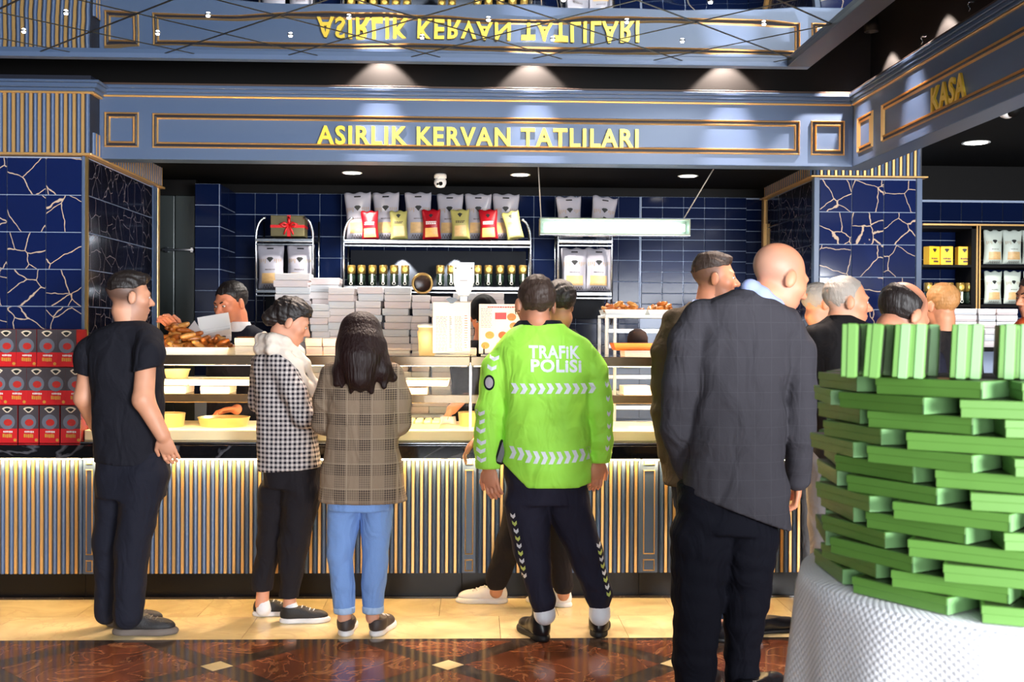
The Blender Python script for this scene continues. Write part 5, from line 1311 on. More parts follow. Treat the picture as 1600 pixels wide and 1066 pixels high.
# ------------------------------------------------------------------ patterned cloth
def uv_nodes(nt):
    tc = nt.nodes.new('ShaderNodeTexCoord'); ge = nt.nodes.new('ShaderNodeNewGeometry'); sp_ = nt.nodes.new('ShaderNodeSeparateXYZ'); sn = nt.nodes.new('ShaderNodeSeparateXYZ')
    nt.links.new(tc.outputs['Object'], sp_.inputs[0]); nt.links.new(ge.outputs['Normal'], sn.inputs[0])
    def mth(op, a, b=None):
        n = nt.nodes.new('ShaderNodeMath'); n.operation = op
        for i, v in enumerate((a, b)):
            if v is None: continue
            if isinstance(v, (int, float)): n.inputs[i].default_value = v
            else: nt.links.new(v, n.inputs[i])
        return n.outputs[0]
    side = mth('GREATER_THAN', mth('ABSOLUTE', sn.outputs[0]), mth('MULTIPLY', mth('ABSOLUTE', sn.outputs[1]), 1.6))
    u = mth('ADD', mth('MULTIPLY', sp_.outputs[1], side), mth('MULTIPLY', sp_.outputs[0], mth('SUBTRACT', 1, side)))
    return mth, u, sp_.outputs[2]
def stripe(mth, c, per, duty=.5, ph=0.): return mth('LESS_THAN', mth('FRACT', mth('ADD', mth('MULTIPLY', c, 1/per), 100+ph)), duty)
def mixc(nt, fac, a, b):
    mx = nt.nodes.new('ShaderNodeMix'); mx.data_type = 'RGBA'; nt.links.new(fac, mx.inputs[0])
    for i, v in ((6, a), (7, b)):
        if isinstance(v, tuple): mx.inputs[i].default_value = (*s2l(v), 1)
        else: nt.links.new(v, mx.inputs[i])
    return mx.outputs[2]
CHK = cloth('black_white_check_wool', (120, 116, 118)); nt, b_ = nodes_of(CHK); mth, u, v_ = uv_nodes(nt); PER = .0235
su, sv = stripe(mth, u, PER), stripe(mth, v_, PER)
nt.links.new(mixc(nt, mth('MULTIPLY', mth('ADD', su, sv), .5), (206, 196, 192), (34, 30, 40)), b_.inputs['Base Color'])
PLD = cloth('taupe_glen_plaid_wool', (134, 118, 102)); nt, b_ = nodes_of(PLD); mth, u, v_ = uv_nodes(nt)
fine = mth('MULTIPLY', mth('ADD', stripe(mth, u, .011), stripe(mth, v_, .011)), .5)
band = mth('MULTIPLY', mth('ADD', stripe(mth, u, .12, .45), stripe(mth, v_, .12, .45, .3)), .5)
k1 = mixc(nt, mth('MULTIPLY', fine, band), (146, 126, 106), (62, 52, 48))
k2 = mixc(nt, mth('MAXIMUM', stripe(mth, u, .12, .03, .52), stripe(mth, v_, .12, .03, .86)), k1, (166, 148, 126))
nt.links.new(k2, b_.inputs['Base Color'])
WOOL = cloth('charcoal_check_blazer', (62, 60, 66)); nt, b_ = nodes_of(WOOL); mth, u, v_ = uv_nodes(nt)
nt.links.new(mixc(nt, mth('MULTIPLY', mth('MAXIMUM', stripe(mth, u, .07, .04), stripe(mth, v_, .07, .04)), .5), (64, 62, 68), (76, 74, 80)), b_.inputs['Base Color'])
TEE = cloth('black_jersey', (24, 24, 32)); PANT = cloth('black_trouser_cloth', (26, 27, 38)); PANTB = cloth('black_slim_trouser', (32, 28, 32)); JEAN = cloth('light_blue_denim', (124, 158, 214), bump=.2, bscale=260, var=.12); JEANC = cloth('pale_denim_cuff', (170, 194, 226))
HIV = cloth('neon_green_jacket', (172, 244, 84), .55, .06, 60); COLLAR = cloth('black_collar_cloth', (22, 24, 34)); REFL = mat('reflective_white', (236, 240, 246), .35); PPANT = cloth('police_navy_trouser', (38, 37, 52)); OLIVEJ = cloth('brown_suede_jacket', (84, 70, 52), .85, .2, 60); NAVYP = cloth('navy_dress_trouser', (14, 15, 26)); BLJ = cloth('black_coat', (24, 22, 24)); SHIRT = cloth('light_blue_shirt', (170, 184, 232), fold=.05); WSHIRT = cloth('white_shirt', (232, 226, 228)); NAVJ = cloth('navy_work_jacket', (26, 26, 38)); SCARF = cloth('cream_scarf', (232, 218, 204), .9, .25, 60, .06); SOCK = cloth('white_sock', (230, 228, 232)); GREYP = cloth('grey_trouser', (120, 116, 116))
SBLK = mat('black_shoe_mesh', (34, 32, 34), .6, bump=.3, bscale=200); SGRY = mat('grey_rubber', (104, 94, 88), .7); SWHT = mat('white_rubber', (228, 224, 224), .5); LBLK = mat('black_leather', (24, 24, 28), .3); LWHT = mat('white_leather', (236, 230, 228), .45); LBRN = mat('brown_leather', (112, 66, 38), .3); SBRN = mat('brown_mesh_shoe', (64, 52, 48), .6); DRUB = mat('dark_rubber', (26, 24, 24), .6)
# ------------------------------------------------------------------ man in black T-shirt
P1, c1, J1, o1 = person('person in a black T-shirt and black trousers, one hand in pocket, at the left', 5.45, 205, (203, 463, 0, -62, 4, 0, 1.0), skin=(214, 158, 130), neck=(203, 510, .0), body=(205, 690, 0),
    arms=([(143, 549, .02, .048), (131, 622, .04, .047), (148, 664, .16, .033)], [(229, 552, -.11, .048), (224, 625, -.17, .05), (254, 680, -.14, .036)]),
    hands=(((254, 681, -.14), (262, 702, -.12), (0, 1, .2), -1, .35, 1.), ((148, 664, .16), (156, 684, .22), (1, 0, 0), 1, .3, 1.)),
    legs=([(180, 730, .05, .09), (170, 850, .05, .06), (168, 950, .06, .045)], [(225, 730, -.05, .09), (205, 850, -.05, .06), (196, 960, -.08, .045)]),
    hair='quiff', hairmat=HAIRK, stub=(('beard', (96, 70, 62), .35), ('fade', (52, 42, 40), .85)), seed=11, bare=True,
    cloths=(dict(name='t_shirt', mat=TEE, col=((502, 203, 16, .06, .0), (508, 203, 34, .09, 0), (520, 200, 52, .11, 0), (540, 198, 56, .125, 0), (590, 198, 55, .14, 0), (650, 201, 53, .135, 0), (700, 204, 54, .14, 0), (722, 206, 55, .14, 0)),
                 ch=([.04, (160, 535, .02, .06), (146, 545, .02, .066)], [.04, (226, 530, -.04, .06), (232, 542, -.08, .066)]), wr=.004, cut=(lambda X, Y, Z: Z-ZY(501, 5.45, 203),)),
            dict(name='sleeve', mat=TEE, ch=([.03, (152, 537, .02, .058), (141, 555, .02, .073), (135, 600, .03, .068)],), cut=(lambda X, Y, Z: ZY(586, 5.47, 135)-Z-.25*(X-XY(135, 5.47, 590)),), wr=.003),
            dict(name='sleeve', mat=TEE, ch=([.03, (228, 532, -.08, .06), (233, 550, -.11, .073), (228, 600, -.15, .07)],), cut=(lambda X, Y, Z: ZY(577, 5.3, 230)-Z-.25*(XY(230, 5.3, 590)-X),), wr=.003),
            dict(name='trousers', mat=PANT, col=((703, 207, 56, .135, 0), (740, 208, 57, .135, 0), (775, 205, 52, .12, 0)),
                 ch=([.03, (182, 745, .05, .10), (167, 850, .05, .068), (166, 960, .06, .052)], [.03, (225, 745, -.05, .105), (206, 860, -.05, .083), (200, 962, -.08, .07)]), wr=.004)))
put_shoe(P1, 166, 978, -80, 'sneaker', SBLK, SGRY, .29); put_shoe(P1, 176, 991, -87, 'sneaker', SBLK, SGRY, .32)
# ------------------------------------------------------------------ woman in the checked coat
P3, c3, J3, o3 = person('person in a black and white checked coat and cream scarf, looking down', 5.67, 450, (455, 503, 0, -84, 24, 0, .96), skin=(222, 164, 138), neck=(440, 548, .0), body=(450, 700, 0),
    arms=([(430, 570, -.1, .05), (470, 645, -.12, .042), (496, 660, .06, .03)],), hands=(((494, 658, .08), (506, 664, .12), (-.3, .5, 1), 1, .7, .9),),
    legs=([(430, 760, .05, .075), (418, 850, .05, .05), (409, 945, .05, .034)], [(470, 760, -.03, .075), (456, 850, -.03, .05), (452, 955, -.04, .034)]),
    hair='bun', hairmat=HAIRK, seed=21,
    cloths=(dict(name='coat', mat=CHK, col=((548, 438, 20, .07, .0), (556, 435, 36, .10, 0), (575, 438, 42, .12, 0), (620, 443, 43, .125, 0), (680, 449, 46, .13, 0), (738, 453, 50, .135, 0)),
                 ch=([.03, (438, 565, -.08, .065), (458, 610, -.12, .062), (474, 650, -.12, .056), (497, 662, .04, .046)], [.03, (408, 570, .06, .055), (402, 630, .1, .05)]), hem=((403, 736), (503, 729)), wr=.0025),
            dict(name='scarf', mat=SCARF, ch=([.012, (414, 522, .05, .02), (407, 530, -.02, .03), (424, 530, -.09, .03), (448, 537, -.10, .03), (464, 548, -.07, .028), (476, 568, -.04, .028), (486, 588, -.03, .026), (498, 606, -.03, .02)], [.012, (414, 540, .04, .025), (406, 545, -.03, .032), (424, 548, -.10, .03), (446, 553, -.11, .03), (462, 570, -.08, .03), (474, 592, -.06, .028), (490, 616, -.05, .018)], [.012, (412, 530, .05, .03), (440, 528, .09, .04), (466, 550, .06, .034)]), wr=.006, h=.007),
            dict(name='trousers', mat=PANTB, col=((728, 456, 46, .12, 0), (760, 457, 46, .12, 0)), ch=([.03, (432, 770, .05, .095), (420, 850, .05, .062), (409, 922, .05, .052)], [.03, (472, 770, -.03, .1), (459, 850, -.03, .075), (452, 931, -.04, .052)]), wr=.005,
                 cut=(lambda X, Y, Z: np.where(X < XY(430, 5.67, 925), ZY(924, 5.7, 409)-Z, ZY(933, 5.64, 452)-Z),)),
            dict(name='sock', mat=SOCK, ch=([.01, (411, 944, .05, .036), (412, 952, .05, .04)],), wr=0), dict(name='sock', mat=SOCK, ch=([.01, (454, 948, -.04, .037), (456, 957, -.04, .041)],), wr=0)))
put_shoe(P3, 395, 962, -84, 'sneaker', SBLK, SWHT, .25); put_shoe(P3, 437, 973, -84, 'sneaker', SBLK, SWHT, .26)
# ------------------------------------------------------------------ long haired woman in plaid
P4, c4, J4, o4 = person('person with long dark hair in a taupe plaid coat and light jeans, seen from behind', 5.37, 565, (565, 524, .02, -4, 8, 0, .96), skin=(220, 164, 140), neck=(565, 566, .0), body=(566, 730, 0), eyes=False,
    arms=([(512, 590, 0, .05), (506, 660, .03, .042), (530, 668, .22, .03)], [(618, 590, 0, .05), (624, 660, .03, .042), (602, 668, .22, .03)]), hands=(((530, 668, .22), (545, 662, .28), (0, 0, 1), -1, .5, .9), ((602, 668, .22), (588, 662, .28), (0, 0, 1), 1, .5, .9)),
    legs=([(540, 800, 0, .08), (533, 870, 0, .055), (538, 965, 0, .034)], [(588, 800, 0, .08), (586, 870, 0, .055), (582, 965, 0, .034)]), seed=31,
    cloths=(dict(name='coat', mat=PLD, col=((562, 565, 22, .07, 0), (567, 565, 44, .09, 0), (580, 566, 56, .11, 0), (610, 566, 56, .125, 0), (660, 566, 55, .125, .0), (700, 566, 57, .13, 0), (750, 566, 65, .14, 0), (785, 566, 70, .145, 0)),
                 ch=([.03, (518, 585, 0, .058), (509, 625, .02, .06), (506, 662, .04, .053), (528, 668, .2, .042)], [.03, (613, 585, 0, .058), (622, 625, .02, .06), (624, 662, .04, .053), (604, 668, .2, .042)]), hem=((493, 783), (637, 783)), wr=.003),
            dict(name='jeans', mat=JEAN, col=((770, 562, 52, .13, 0), (795, 562, 50, .13, 0)), ch=([.01, (537, 800, 0, .082), (532, 870, 0, .066), (538, 950, 0, .05)], [.01, (588, 800, 0, .08), (586, 870, 0, .066), (583, 952, 0, .05)]), wr=.003, cut=(lambda X, Y, Z: ZY(952, 5.37, 560)-Z,)),
            dict(name='jean_cuff', mat=JEANC, ch=([.01, (538, 946, 0, .054), (538, 953, 0, .054)],), cut=(lambda X, Y, Z: ZY(958, 5.37, 560)-Z, lambda X, Y, Z: Z-ZY(946, 5.37, 560)), wr=0),
            dict(name='jean_cuff', mat=JEANC, ch=([.01, (583, 948, 0, .054), (583, 955, 0, .054)],), cut=(lambda X, Y, Z: ZY(958, 5.37, 560)-Z, lambda X, Y, Z: Z-ZY(946, 5.37, 560)), wr=0),
            dict(name='hair', mat=HAIRL, ell=((565, 519, .01, (.100, .118, .102)),), ch=([.07, (565, 522, -.01, .10), (564, 545, -.06, .10), (563, 565, -.10, .088), (563, 592, -.14, .06)], [.02, (545, 545, -.06, .06), (535, 580, -.1, .045), (526, 600, -.12, .02)], [.02, (586, 545, -.06, .06), (596, 580, -.1, .05), (613, 590, -.08, .022)], [.015, (553, 580, -.13, .045), (548, 614, -.135, .012)], [.015, (575, 580, -.13, .045), (580, 612, -.135, .012)], [.015, (563, 590, -.14, .035), (563, 610, -.14, .010)], [.015, (597, 575, -.10, .04), (600, 604, -.12, .012)], [.015, (538, 585, -.11, .03), (534, 606, -.13, .010)]), wr=.004, h=.007)))
put_shoe(P4, 539, 996, 2, 'sneaker', SBRN, SWHT, .27); put_shoe(P4, 584, 996, -14, 'sneaker', SBRN, SWHT, .27)
# ------------------------------------------------------------------ traffic policeman
P5, c5, J5, o5 = person('person in a neon green traffic police jacket and dark trousers, seen from behind', 5.27, 850, (837, 475, .0, 14, 2, 0, 1.14), skin=(216, 150, 120), neck=(840, 515, .0), body=(850, 740, 0), brow=HAIRB,
    arms=([(778, 570, 0, .06), (762, 650, 0, .05), (762, 725, .0, .036)], [(925, 570, 0, .06), (938, 650, 0, .05), (934, 715, .05, .036)]),
    hands=(((763, 728, 0), (768, 757, -.02), (.6, 1, 0), -1, .5, 1.05), ((934, 717, .05), (932, 742, .05), (-.4, 1, 0), 1, .45, 1.05)),
    legs=([(820, 780, 0, .1), (832, 860, 0, .07), (850, 950, -.05, .05)], [(892, 780, 0, .1), (915, 860, 0, .07), (937, 945, 0, .05)]), hair='short', hairmat=HAIRB, stub=(('fade', (96, 80, 70), .6),), seed=41,
    cloths=(dict(name='collar', mat=COLLAR, col=((501, 843, 33, .085, .0), (510, 842, 40, .09, .0), (530, 842, 46, .1, 0)), n=2., wr=.0015, h=.007),
            dict(name='jacket', mat=HIV, col=((506, 845, 35, .09, .0), (514, 845, 46, .10, .0), (526, 847, 64, .115, .0), (545, 849, 78, .13, 0), (580, 852, 74, .15, 0), (640, 854, 68, .155, 0), (700, 853, 70, .16, 0), (735, 856, 71, .16, 0), (757, 857, 68, .155, 0)),
                 ch=([.014, (796, 548, .0, .065), (778, 575, 0, .076), (766, 640, 0, .074), (762, 700, 0, .064), (763, 732, 0, .058)], [.014, (906, 548, 0, .065), (926, 580, 0, .074), (936, 640, 0, .070), (938, 690, .03, .058), (937, 722, .05, .05)]), wr=.0045, h=.008,
                 cut=(lambda X, Y, Z: np.where((X < XY(783, 5.27, 730)) , ZY(732, 5.27, 763)-Z, np.where(X > XY(922, 5.27, 730), ZY(724, 5.3, 938)-Z, ZY(757, 5.27, 850)-Z+.9*np.maximum(0, XY(822, 5.27, 740)-X)**1.0*1.1+.25*np.maximum(0, X-XY(900, 5.27, 740)))),)),
            dict(name='trousers', mat=PPANT, col=((690, 852, 64, .135, 0), (740, 853, 66, .14, 0), (785, 853, 63, .13, 0)), ch=([.02, (824, 790, 0, .11), (831, 860, 0, .088), (848, 938, -.05, .06), (849, 948, -.05, .05)], [.02, (888, 790, 0, .11), (913, 860, 0, .085), (936, 930, 0, .066), (937, 944, 0, .052)]), wr=.004),
            dict(name='reflective_cuff', mat=REFL, ch=([.01, (850, 951, -.05, .052), (851, 960, -.05, .054)],), wr=.001), dict(name='reflective_cuff', mat=REFL, ch=([.01, (937, 950, 0, .052), (937, 961, 0, .054)],), wr=.001)))
put_shoe(P5, 853, 1004, 22, 'boot', LBLK, DRUB, .3); put_shoe(P5, 935, 998, -8, 'boot', LBLK, DRUB, .3)
# lettering and chevrons projected on the jacket
Vj, Fj, oj = c5['jacket']; bvh = BVHTree.FromPolygons([tuple(v) for v in Vj], [tuple(int(i) for i in f) for f in Fj])
def project(px, py, Y0, off=.004, bv=None):
    d = Vector((0, 1, 0)); p = onY(px, py, Y0); s_ = Vector((p.x, p.y-.8, p.z)); h_ = (bv or bvh).ray_cast(s_, d, 2)
    return (h_[0]-d*off) if h_[0] is not None else None
def decal_on(name, pts2, faces, Y0, mt, parent, org, bv=None, off=.004):
    v = [project(x, y, Y0, off, bv) for x, y in pts2]
    if any(q is None for q in v): return None
    o = mk(name, mesh(name, [q-Vector(org) for q in v], faces), mt, None); o.parent = parent; o.location = (0, 0, 0); return o
def text_on(s, x0, x1, y0, y1, slope=0.):
    for i, (me, cx) in enumerate([(None, 0)]):
        me = text_me(s, 1, .035, 0, spacing=1.08); bm = bmesh.new(); bm.from_mesh(me); bmesh.ops.triangulate(bm, faces=bm.faces[:]); bmesh.ops.subdivide_edges(bm, edges=[e for e in bm.edges if e.calc_length() > .12], cuts=2); bm.to_mesh(me); bm.free()
        a = getco(me); lo, hi = a.min(0), a.max(0); pts = [(x0+(q[0]-lo[0])/(hi[0]-lo[0])*(x1-x0), y1+(q[1]-lo[1])/(hi[1]-lo[1])*(y0-y1)+slope*(q[0]-lo[0])/(hi[0]-lo[0])) for q in a]
        decal_on('lettering', pts, [tuple(p.vertices) for p in me.polygons], 5.27, REFL, oj, o5)
text_on('TRAFiK', 824, 903, 539, 559, 1); text_on('POLiSi', 827, 905, 560, 580, 1)
def chev(cx, cy, w_, h_, ang):
    P_ = [(-.5, -.5), (.1, -.5), (.5, 0), (.1, .5), (-.5, .5), (-.1, 0)]; ca, sa = math.cos(ang), math.sin(ang)
    pts = [(cx+(x*w_)*ca-(y*h_)*sa, cy+(x*w_)*sa+(y*h_)*ca) for x, y in P_]
    mid = [(cx+.0*ca, cy+.0*sa)]
    return pts, [(0, 1, 2, 5), (5, 2, 3, 4)]
for i in range(10):
    x = 803+i*13.3; p_, f_ = chev(x, 605+.4*math.sin(i), 12, 16, 0); decal_on('chevron', p_, f_, 5.27, REFL, oj, o5)
for i in range(11):
    x = 800+i*11.8; p_, f_ = chev(x, 705+5*math.sin(i/10*PI)+(0 if i > 1 else -2), 11, 19, .0); decal_on('chevron', p_, f_, 5.27, REFL, oj, o5)
for i, (x, y) in enumerate(((772, 559), (768, 574), (752, 631), (750, 644), (750, 657), (751, 671), (752, 689), (751, 702), (752, 716))):
    p_, f_ = chev(x, y, 10, 14, PI/2+.1); decal_on('chevron', p_, f_, 5.27, REFL, oj, o5)
for i, (x, y) in enumerate(((946, 600), (948, 622), (949, 645), (950, 665), (950, 684), (948, 700))):
    p_, f_ = chev(x, y, 10, 6, PI/2); decal_on('chevron', p_, f_, 5.27, REFL, oj, o5)
n = 18
for r_, mt_, of in ((1., COLLAR, .004), (.72, mat('silver_badge', (186, 176, 184), .4), .0055)):
    decal_on('shoulder_badge', [(764, 597)]+[(764+8.5*r_*math.cos(t), 597+12*r_*math.sin(t)) for t in np.linspace(0, 2*PI, n+1)[:-1]], [(0, 1+i, 1+(i+1) % n) for i in range(n)], 5.27, mt_, oj, o5, off=of)
Vt, Ft, ot = c5['trousers']; bvt = BVHTree.FromPolygons([tuple(v) for v in Vt], [tuple(int(i) for i in f) for f in Ft])
YGR = mat('reflective_lime', (206, 222, 120), .4)
for i in range(12):
    t = i/11
    for px, py in ((800.5+t*22+2*math.sin(t*3), 802+t*128), (925+t*24, 806+t*118)):
        p_, f_ = chev(px, py, 9, 7, PI/2-.15); decal_on('leg_chevron', p_, f_, 5.27, YGR if i % 2 else REFL, ot, o5, bvt)
# belt holster, spectacles and shoulder loop
hb = P5
gl = tube_me([Vector(J5((812, 486, -.06)))-Vector(o5), Vector(J5((805, 484, .02)))-Vector(o5), Vector(J5((806, 491, .045)))-Vector(o5), Vector(J5((811, 490, .03)))-Vector(o5)], .0022, 6); mk('spectacles', gl, BLACK, P5)
mk('holster', box_me(.05, .07, .12, .012).copy(), LBLK, P5, Vector(J5((784, 706, -.02)))-Vector(o5), (0, .3, 0))
# ------------------------------------------------------------------ person mostly hidden behind the policeman
P6, c6, J6, o6 = person('person in white sneakers and black trousers mostly hidden behind the policeman', 5.9, 835, (872, 475, .0, 30, 6, 0, 1.06), skin=(206, 148, 116), neck=(868, 512, .0), body=(845, 720, 0), eyes=False, h=.011, hy=.008,
    arms=([(820, 560, 0, .05), (778, 640, -.02, .042), (748, 684, .0, .032)],), hands=(((746, 684, .0), (732, 700, -.01), (.4, -.2, -1), 1, .6, 1.),),
    legs=([(815, 760, 0, .08), (795, 850, 0, .055), (775, 925, .05, .036)], [(868, 760, 0, .08), (874, 850, 0, .055), (880, 930, .0, .036)]), hair='short', hairmat=HAIRK, stub=(('fade', (60, 46, 40), .8),), seed=51,
    cloths=(dict(name='sweater', mat=BLJ, col=((514, 868, 30, .08, 0), (530, 862, 50, .11, 0), (600, 852, 50, .12, 0), (700, 845, 46, .12, 0), (740, 844, 46, .12, 0)), ch=([.03, (822, 550, 0, .06), (786, 630, -.02, .052), (757, 674, 0, .042)],), wr=.003, h=.012),
            dict(name='trousers', mat=PANTB, col=((735, 844, 44, .12, 0), (765, 843, 44, .12, 0)), ch=([.03, (820, 770, 0, .1), (797, 850, 0, .075), (776, 908, .05, .06)], [.03, (868, 770, 0, .1), (874, 850, 0, .07), (880, 916, 0, .055)]), wr=.004, h=.011)))
put_shoe(P6, 793, 942, 86, 'sneaker', LWHT, LWHT, .29); put_shoe(P6, 893, 949, 60, 'sneaker', LWHT, LWHT, .28)
# ------------------------------------------------------------------ man in brown jacket
P8, c8, J8, o8 = person('person with a short beard in a brown suede jacket behind the man in the blazer', 5.35, 1120, (1117, 434, 0, -100, 2, 0, 1.02), skin=(222, 150, 116), neck=(1104, 485, .0), body=(1110, 720, 0), jaw=1.06,
    arms=([(1050, 520, 0, .05), (1036, 620, 0, .044), (1042, 712, 0, .033)],), hands=(((1042, 712, 0), (1046, 738, 0), (.8, .4, 0), 1, .6, 1.),),
    legs=([(1090, 790, 0, .08), (1110, 880, 0, .06), (1124, 965, 0, .04)], [(1150, 790, 0, .08), (1170, 880, 0, .06), (1178, 965, .05, .04)]), hair='fade', hairmat=HAIRB, stub=(('beard', (104, 70, 54), .6), ('fade', (84, 62, 50), .85)), seed=61,
    cloths=(dict(name='jacket', mat=OLIVEJ, col=((472, 1105, 26, .08, 0), (484, 1104, 44, .11, 0), (505, 1098, 62, .13, 0), (560, 1098, 66, .15, 0), (650, 1100, 68, .155, 0), (755, 1102, 66, .155, 0)), ch=([.016, (1056, 506, 0, .075), (1042, 550, 0, .076), (1037, 640, 0, .066), (1044, 708, 0, .052)],), wr=.005),
            dict(name='shirt_collar', mat=SHIRT, col=((468, 1104, 21, .075, 0), (482, 1103, 26, .08, 0)), wr=0),
            dict(name='trousers', mat=cloth('dark_blue_jeans', (34, 42, 58)), col=((745, 1105, 58, .13, 0), (790, 1110, 56, .13, 0)), ch=([.03, (1088, 800, 0, .1), (1108, 880, 0, .08), (1123, 955, 0, .055)], [.03, (1142, 800, 0, .1), (1168, 880, 0, .08), (1178, 958, .05, .055)]), wr=.004)))
put_shoe(P8, 1118, 1003, -60, 'dress', LBLK, DRUB, .29); put_shoe(P8, 1170, 990, -75, 'dress', LBLK, DRUB, .29)
# ------------------------------------------------------------------ bald man in blazer
P9, c9, J9, o9 = person('person with a bald head in a charcoal checked blazer leaning forward', 4.46, 1135, (1219, 434, .02, -74, 20, 0, 1.17), skin=(232, 158, 124), neck=(1188, 482, .0), body=(1140, 760, 0), brow=HAIRG, jaw=1.1,
    arms=([(1072, 540, -.02, .06), (1058, 660, 0, .05), (1080, 740, .2, .036)], [(1240, 540, .02, .06), (1250, 660, .0, .05), (1246, 745, .1, .036)]), hands=(((1246, 745, .1), (1246, 785, .1), (-1, .2, 0), 1, .6, 1.05),),
    legs=([(1098, 830, 0, .1), (1090, 930, 0, .075), (1085, 1060, 0, .05)], [(1168, 830, 0, .1), (1164, 930, .02, .075), (1160, 1060, .03, .05)]), stub=(('fade', (150, 138, 126), .5), ('beard', (190, 150, 130), .3)), seed=71,
    cloths=(dict(name='shirt_collar', mat=SHIRT, ch=([.015, (1172, 450, -.06, .034), (1190, 462, -.075, .036), (1212, 480, -.05, .034), (1222, 490, .0, .03)], [.015, (1172, 450, -.06, .034), (1186, 455, .05, .04), (1212, 480, .06, .03)]), wr=.0),
            dict(name='blazer', mat=WOOL, col=((452, 1168, 18, .07, -.02), (463, 1165, 44, .10, -.02), (478, 1160, 72, .125, -.01), (500, 1158, 84, .14, 0), (540, 1156, 80, .16, 0), (620, 1150, 76, .165, 0), (700, 1148, 78, .17, 0), (780, 1148, 84, .175, 0), (825, 1150, 86, .175, 0)),
                 ch=([.016, (1098, 497, -.02, .08), (1076, 535, -.02, .082), (1064, 600, -.02, .078), (1058, 670, 0, .068), (1078, 742, .12, .055)], [.016, (1222, 508, .0, .08), (1243, 545, .0, .078), (1250, 610, .0, .072), (1250, 680, .0, .064), (1246, 748, .08, .052)]), hem=((1075, 768), (1216, 822)), wr=.004),
            dict(name='trousers', mat=NAVYP, col=((755, 1135, 76, .15, 0), (830, 1132, 72, .15, 0)), ch=([.02, (1096, 840, 0, .13), (1090, 930, 0, .105), (1086, 1030, 0, .088), (1086, 1075, 0, .08)], [.02, (1168, 840, 0, .125), (1165, 930, .02, .1), (1160, 1020, .03, .07), (1160, 1080, .03, .075)]), wr=.004, h=.01)))
put_shoe(P9, 1084, 1094, -30, 'dress', LBLK, DRUB, .3); put_shoe(P9, 1158, 1094, -50, 'dress', LBLK, DRUB, .3)
# wristwatch
mk('wristwatch', tube_me([Vector(J9((1246, 742, .1)))-Vector(o9)+Vector((.04*math.cos(t), .04*math.sin(t), 0)) for t in np.linspace(0, 2*PI, 17)[:-1]], .006, 6, True), CHROME, P9)
# ------------------------------------------------------------------ people behind the green boxes
def standing(label, Y, px, head, coat, hair, hmat, skin, stub=None, lo=.85, feet=True, shoe=(LBRN, DRUB), pant=GREYP, eyes=True, sd=1, hw=70, ctop=None, brow=None):
    hx, hy_ = head[0], head[1]; s_ = 1700/Y
    ct = hy_+.135*s_ if ctop is None else ctop
    zf = lambda z: onY(px, 518, Y).z and 518+(1.5-z)*s_
    return person(label, Y, px, head, skin=skin, neck=(px+(hx-px)*.35, ct+8, 0), body=(px, zf(1.0), 0), eyes=eyes, h=.011, hy=.008, hair=hair, hairmat=hmat, stub=stub, seed=sd, brow=brow,
        arms=([(px-hw*.8, ct+45, 0, .05), (px-hw*.95, ct+130, 0, .043), (px-hw*.7, ct+195, .1, .033)], [(px+hw*.8, ct+45, 0, .05), (px+hw*.95, ct+130, 0, .043), (px+hw*.7, ct+195, .1, .033)]),
        hands=(((px-hw*.7, ct+197, .1), (px-hw*.6, ct+222, .15), (1, 0, 0), -1, .5, 1.), ((px+hw*.7, ct+197, .1), (px+hw*.6, ct+222, .15), (-1, 0, 0), 1, .5, 1.)),
        legs=([(px-24, zf(.85), 0, .08), (px-24, zf(.5), 0, .055), (px-24, zf(.08), 0, .04)], [(px+24, zf(.85), 0, .08), (px+24, zf(.5), 0, .055), (px+24, zf(.08), 0, .04)]),
        cloths=(dict(name='coat', mat=coat, col=((ct-8, px+(hx-px)*.4, 20, .07, 0), (ct+4, px+(hx-px)*.3, 36, .1, 0), (ct+18, px, hw*.82, .12, 0), (ct+45, px, hw*.9, .14, 0), (ct+140, px, hw*.86, .15, 0), (zf(.82), px, hw*.86, .15, 0)), ch=([.04, (px-hw*.75, ct+28, 0, .07), (px-hw*.98, ct+130, 0, .06), (px-hw*.72, ct+190, .1, .048)], [.04, (px+hw*.75, ct+28, 0, .07), (px+hw*.98, ct+130, 0, .06), (px+hw*.72, ct+190, .1, .048)]), wr=.004, h=.012),
                dict(name='trousers', mat=pant, col=((zf(.95), px, hw*.72, .13, 0), (zf(.8), px, hw*.7, .13, 0)), ch=([.03, (px-26, zf(.8), 0, .1), (px-26, zf(.5), 0, .075), (px-26, zf(.09), 0, .06)], [.03, (px+26, zf(.8), 0, .1), (px+26, zf(.5), 0, .075), (px+26, zf(.09), 0, .06)]), wr=.003, h=.013)))
r = standing('person with short grey hair in a black coat, facing right above the green boxes', 5.7, 1312, (1323, 471, 0, -94, 4, 0, 1.14), BLJ, 'crop', HAIRG, (230, 164, 130), (('fade', (190, 180, 168), .6),), sd=81, hw=52, ctop=500, brow=HAIRG)
put_shoe(r[0], 1262, 972, 170, 'dress', LBRN, DRUB, .29); put_shoe(r[0], 1330, 972, -150, 'dress', LBRN, DRUB, .29)
r = standing('person with a balding dark head bowed behind the standing green boxes', 4.6, 1405, (1412, 492, 0, -72, 32, 0, 1.12), NAVJ, 'ring', HAIRK, (216, 150, 120), (('fade', (60, 46, 40), .8),), sd=82, hw=62, ctop=540)
put_shoe(r[0], 1375, 1070, -60, 'dress', LBLK, DRUB, .29); put_shoe(r[0], 1430, 1070, -60, 'dress', LBLK, DRUB, .29)
r = standing('person with thin grey hair half hidden behind the grey haired man', 6.5, 1294, (1281, 474, 0, -80, 4, 0, 1.06), BLJ, 'crop', HAIRG, (224, 156, 124), sd=83, hw=46, ctop=512, brow=HAIRG)
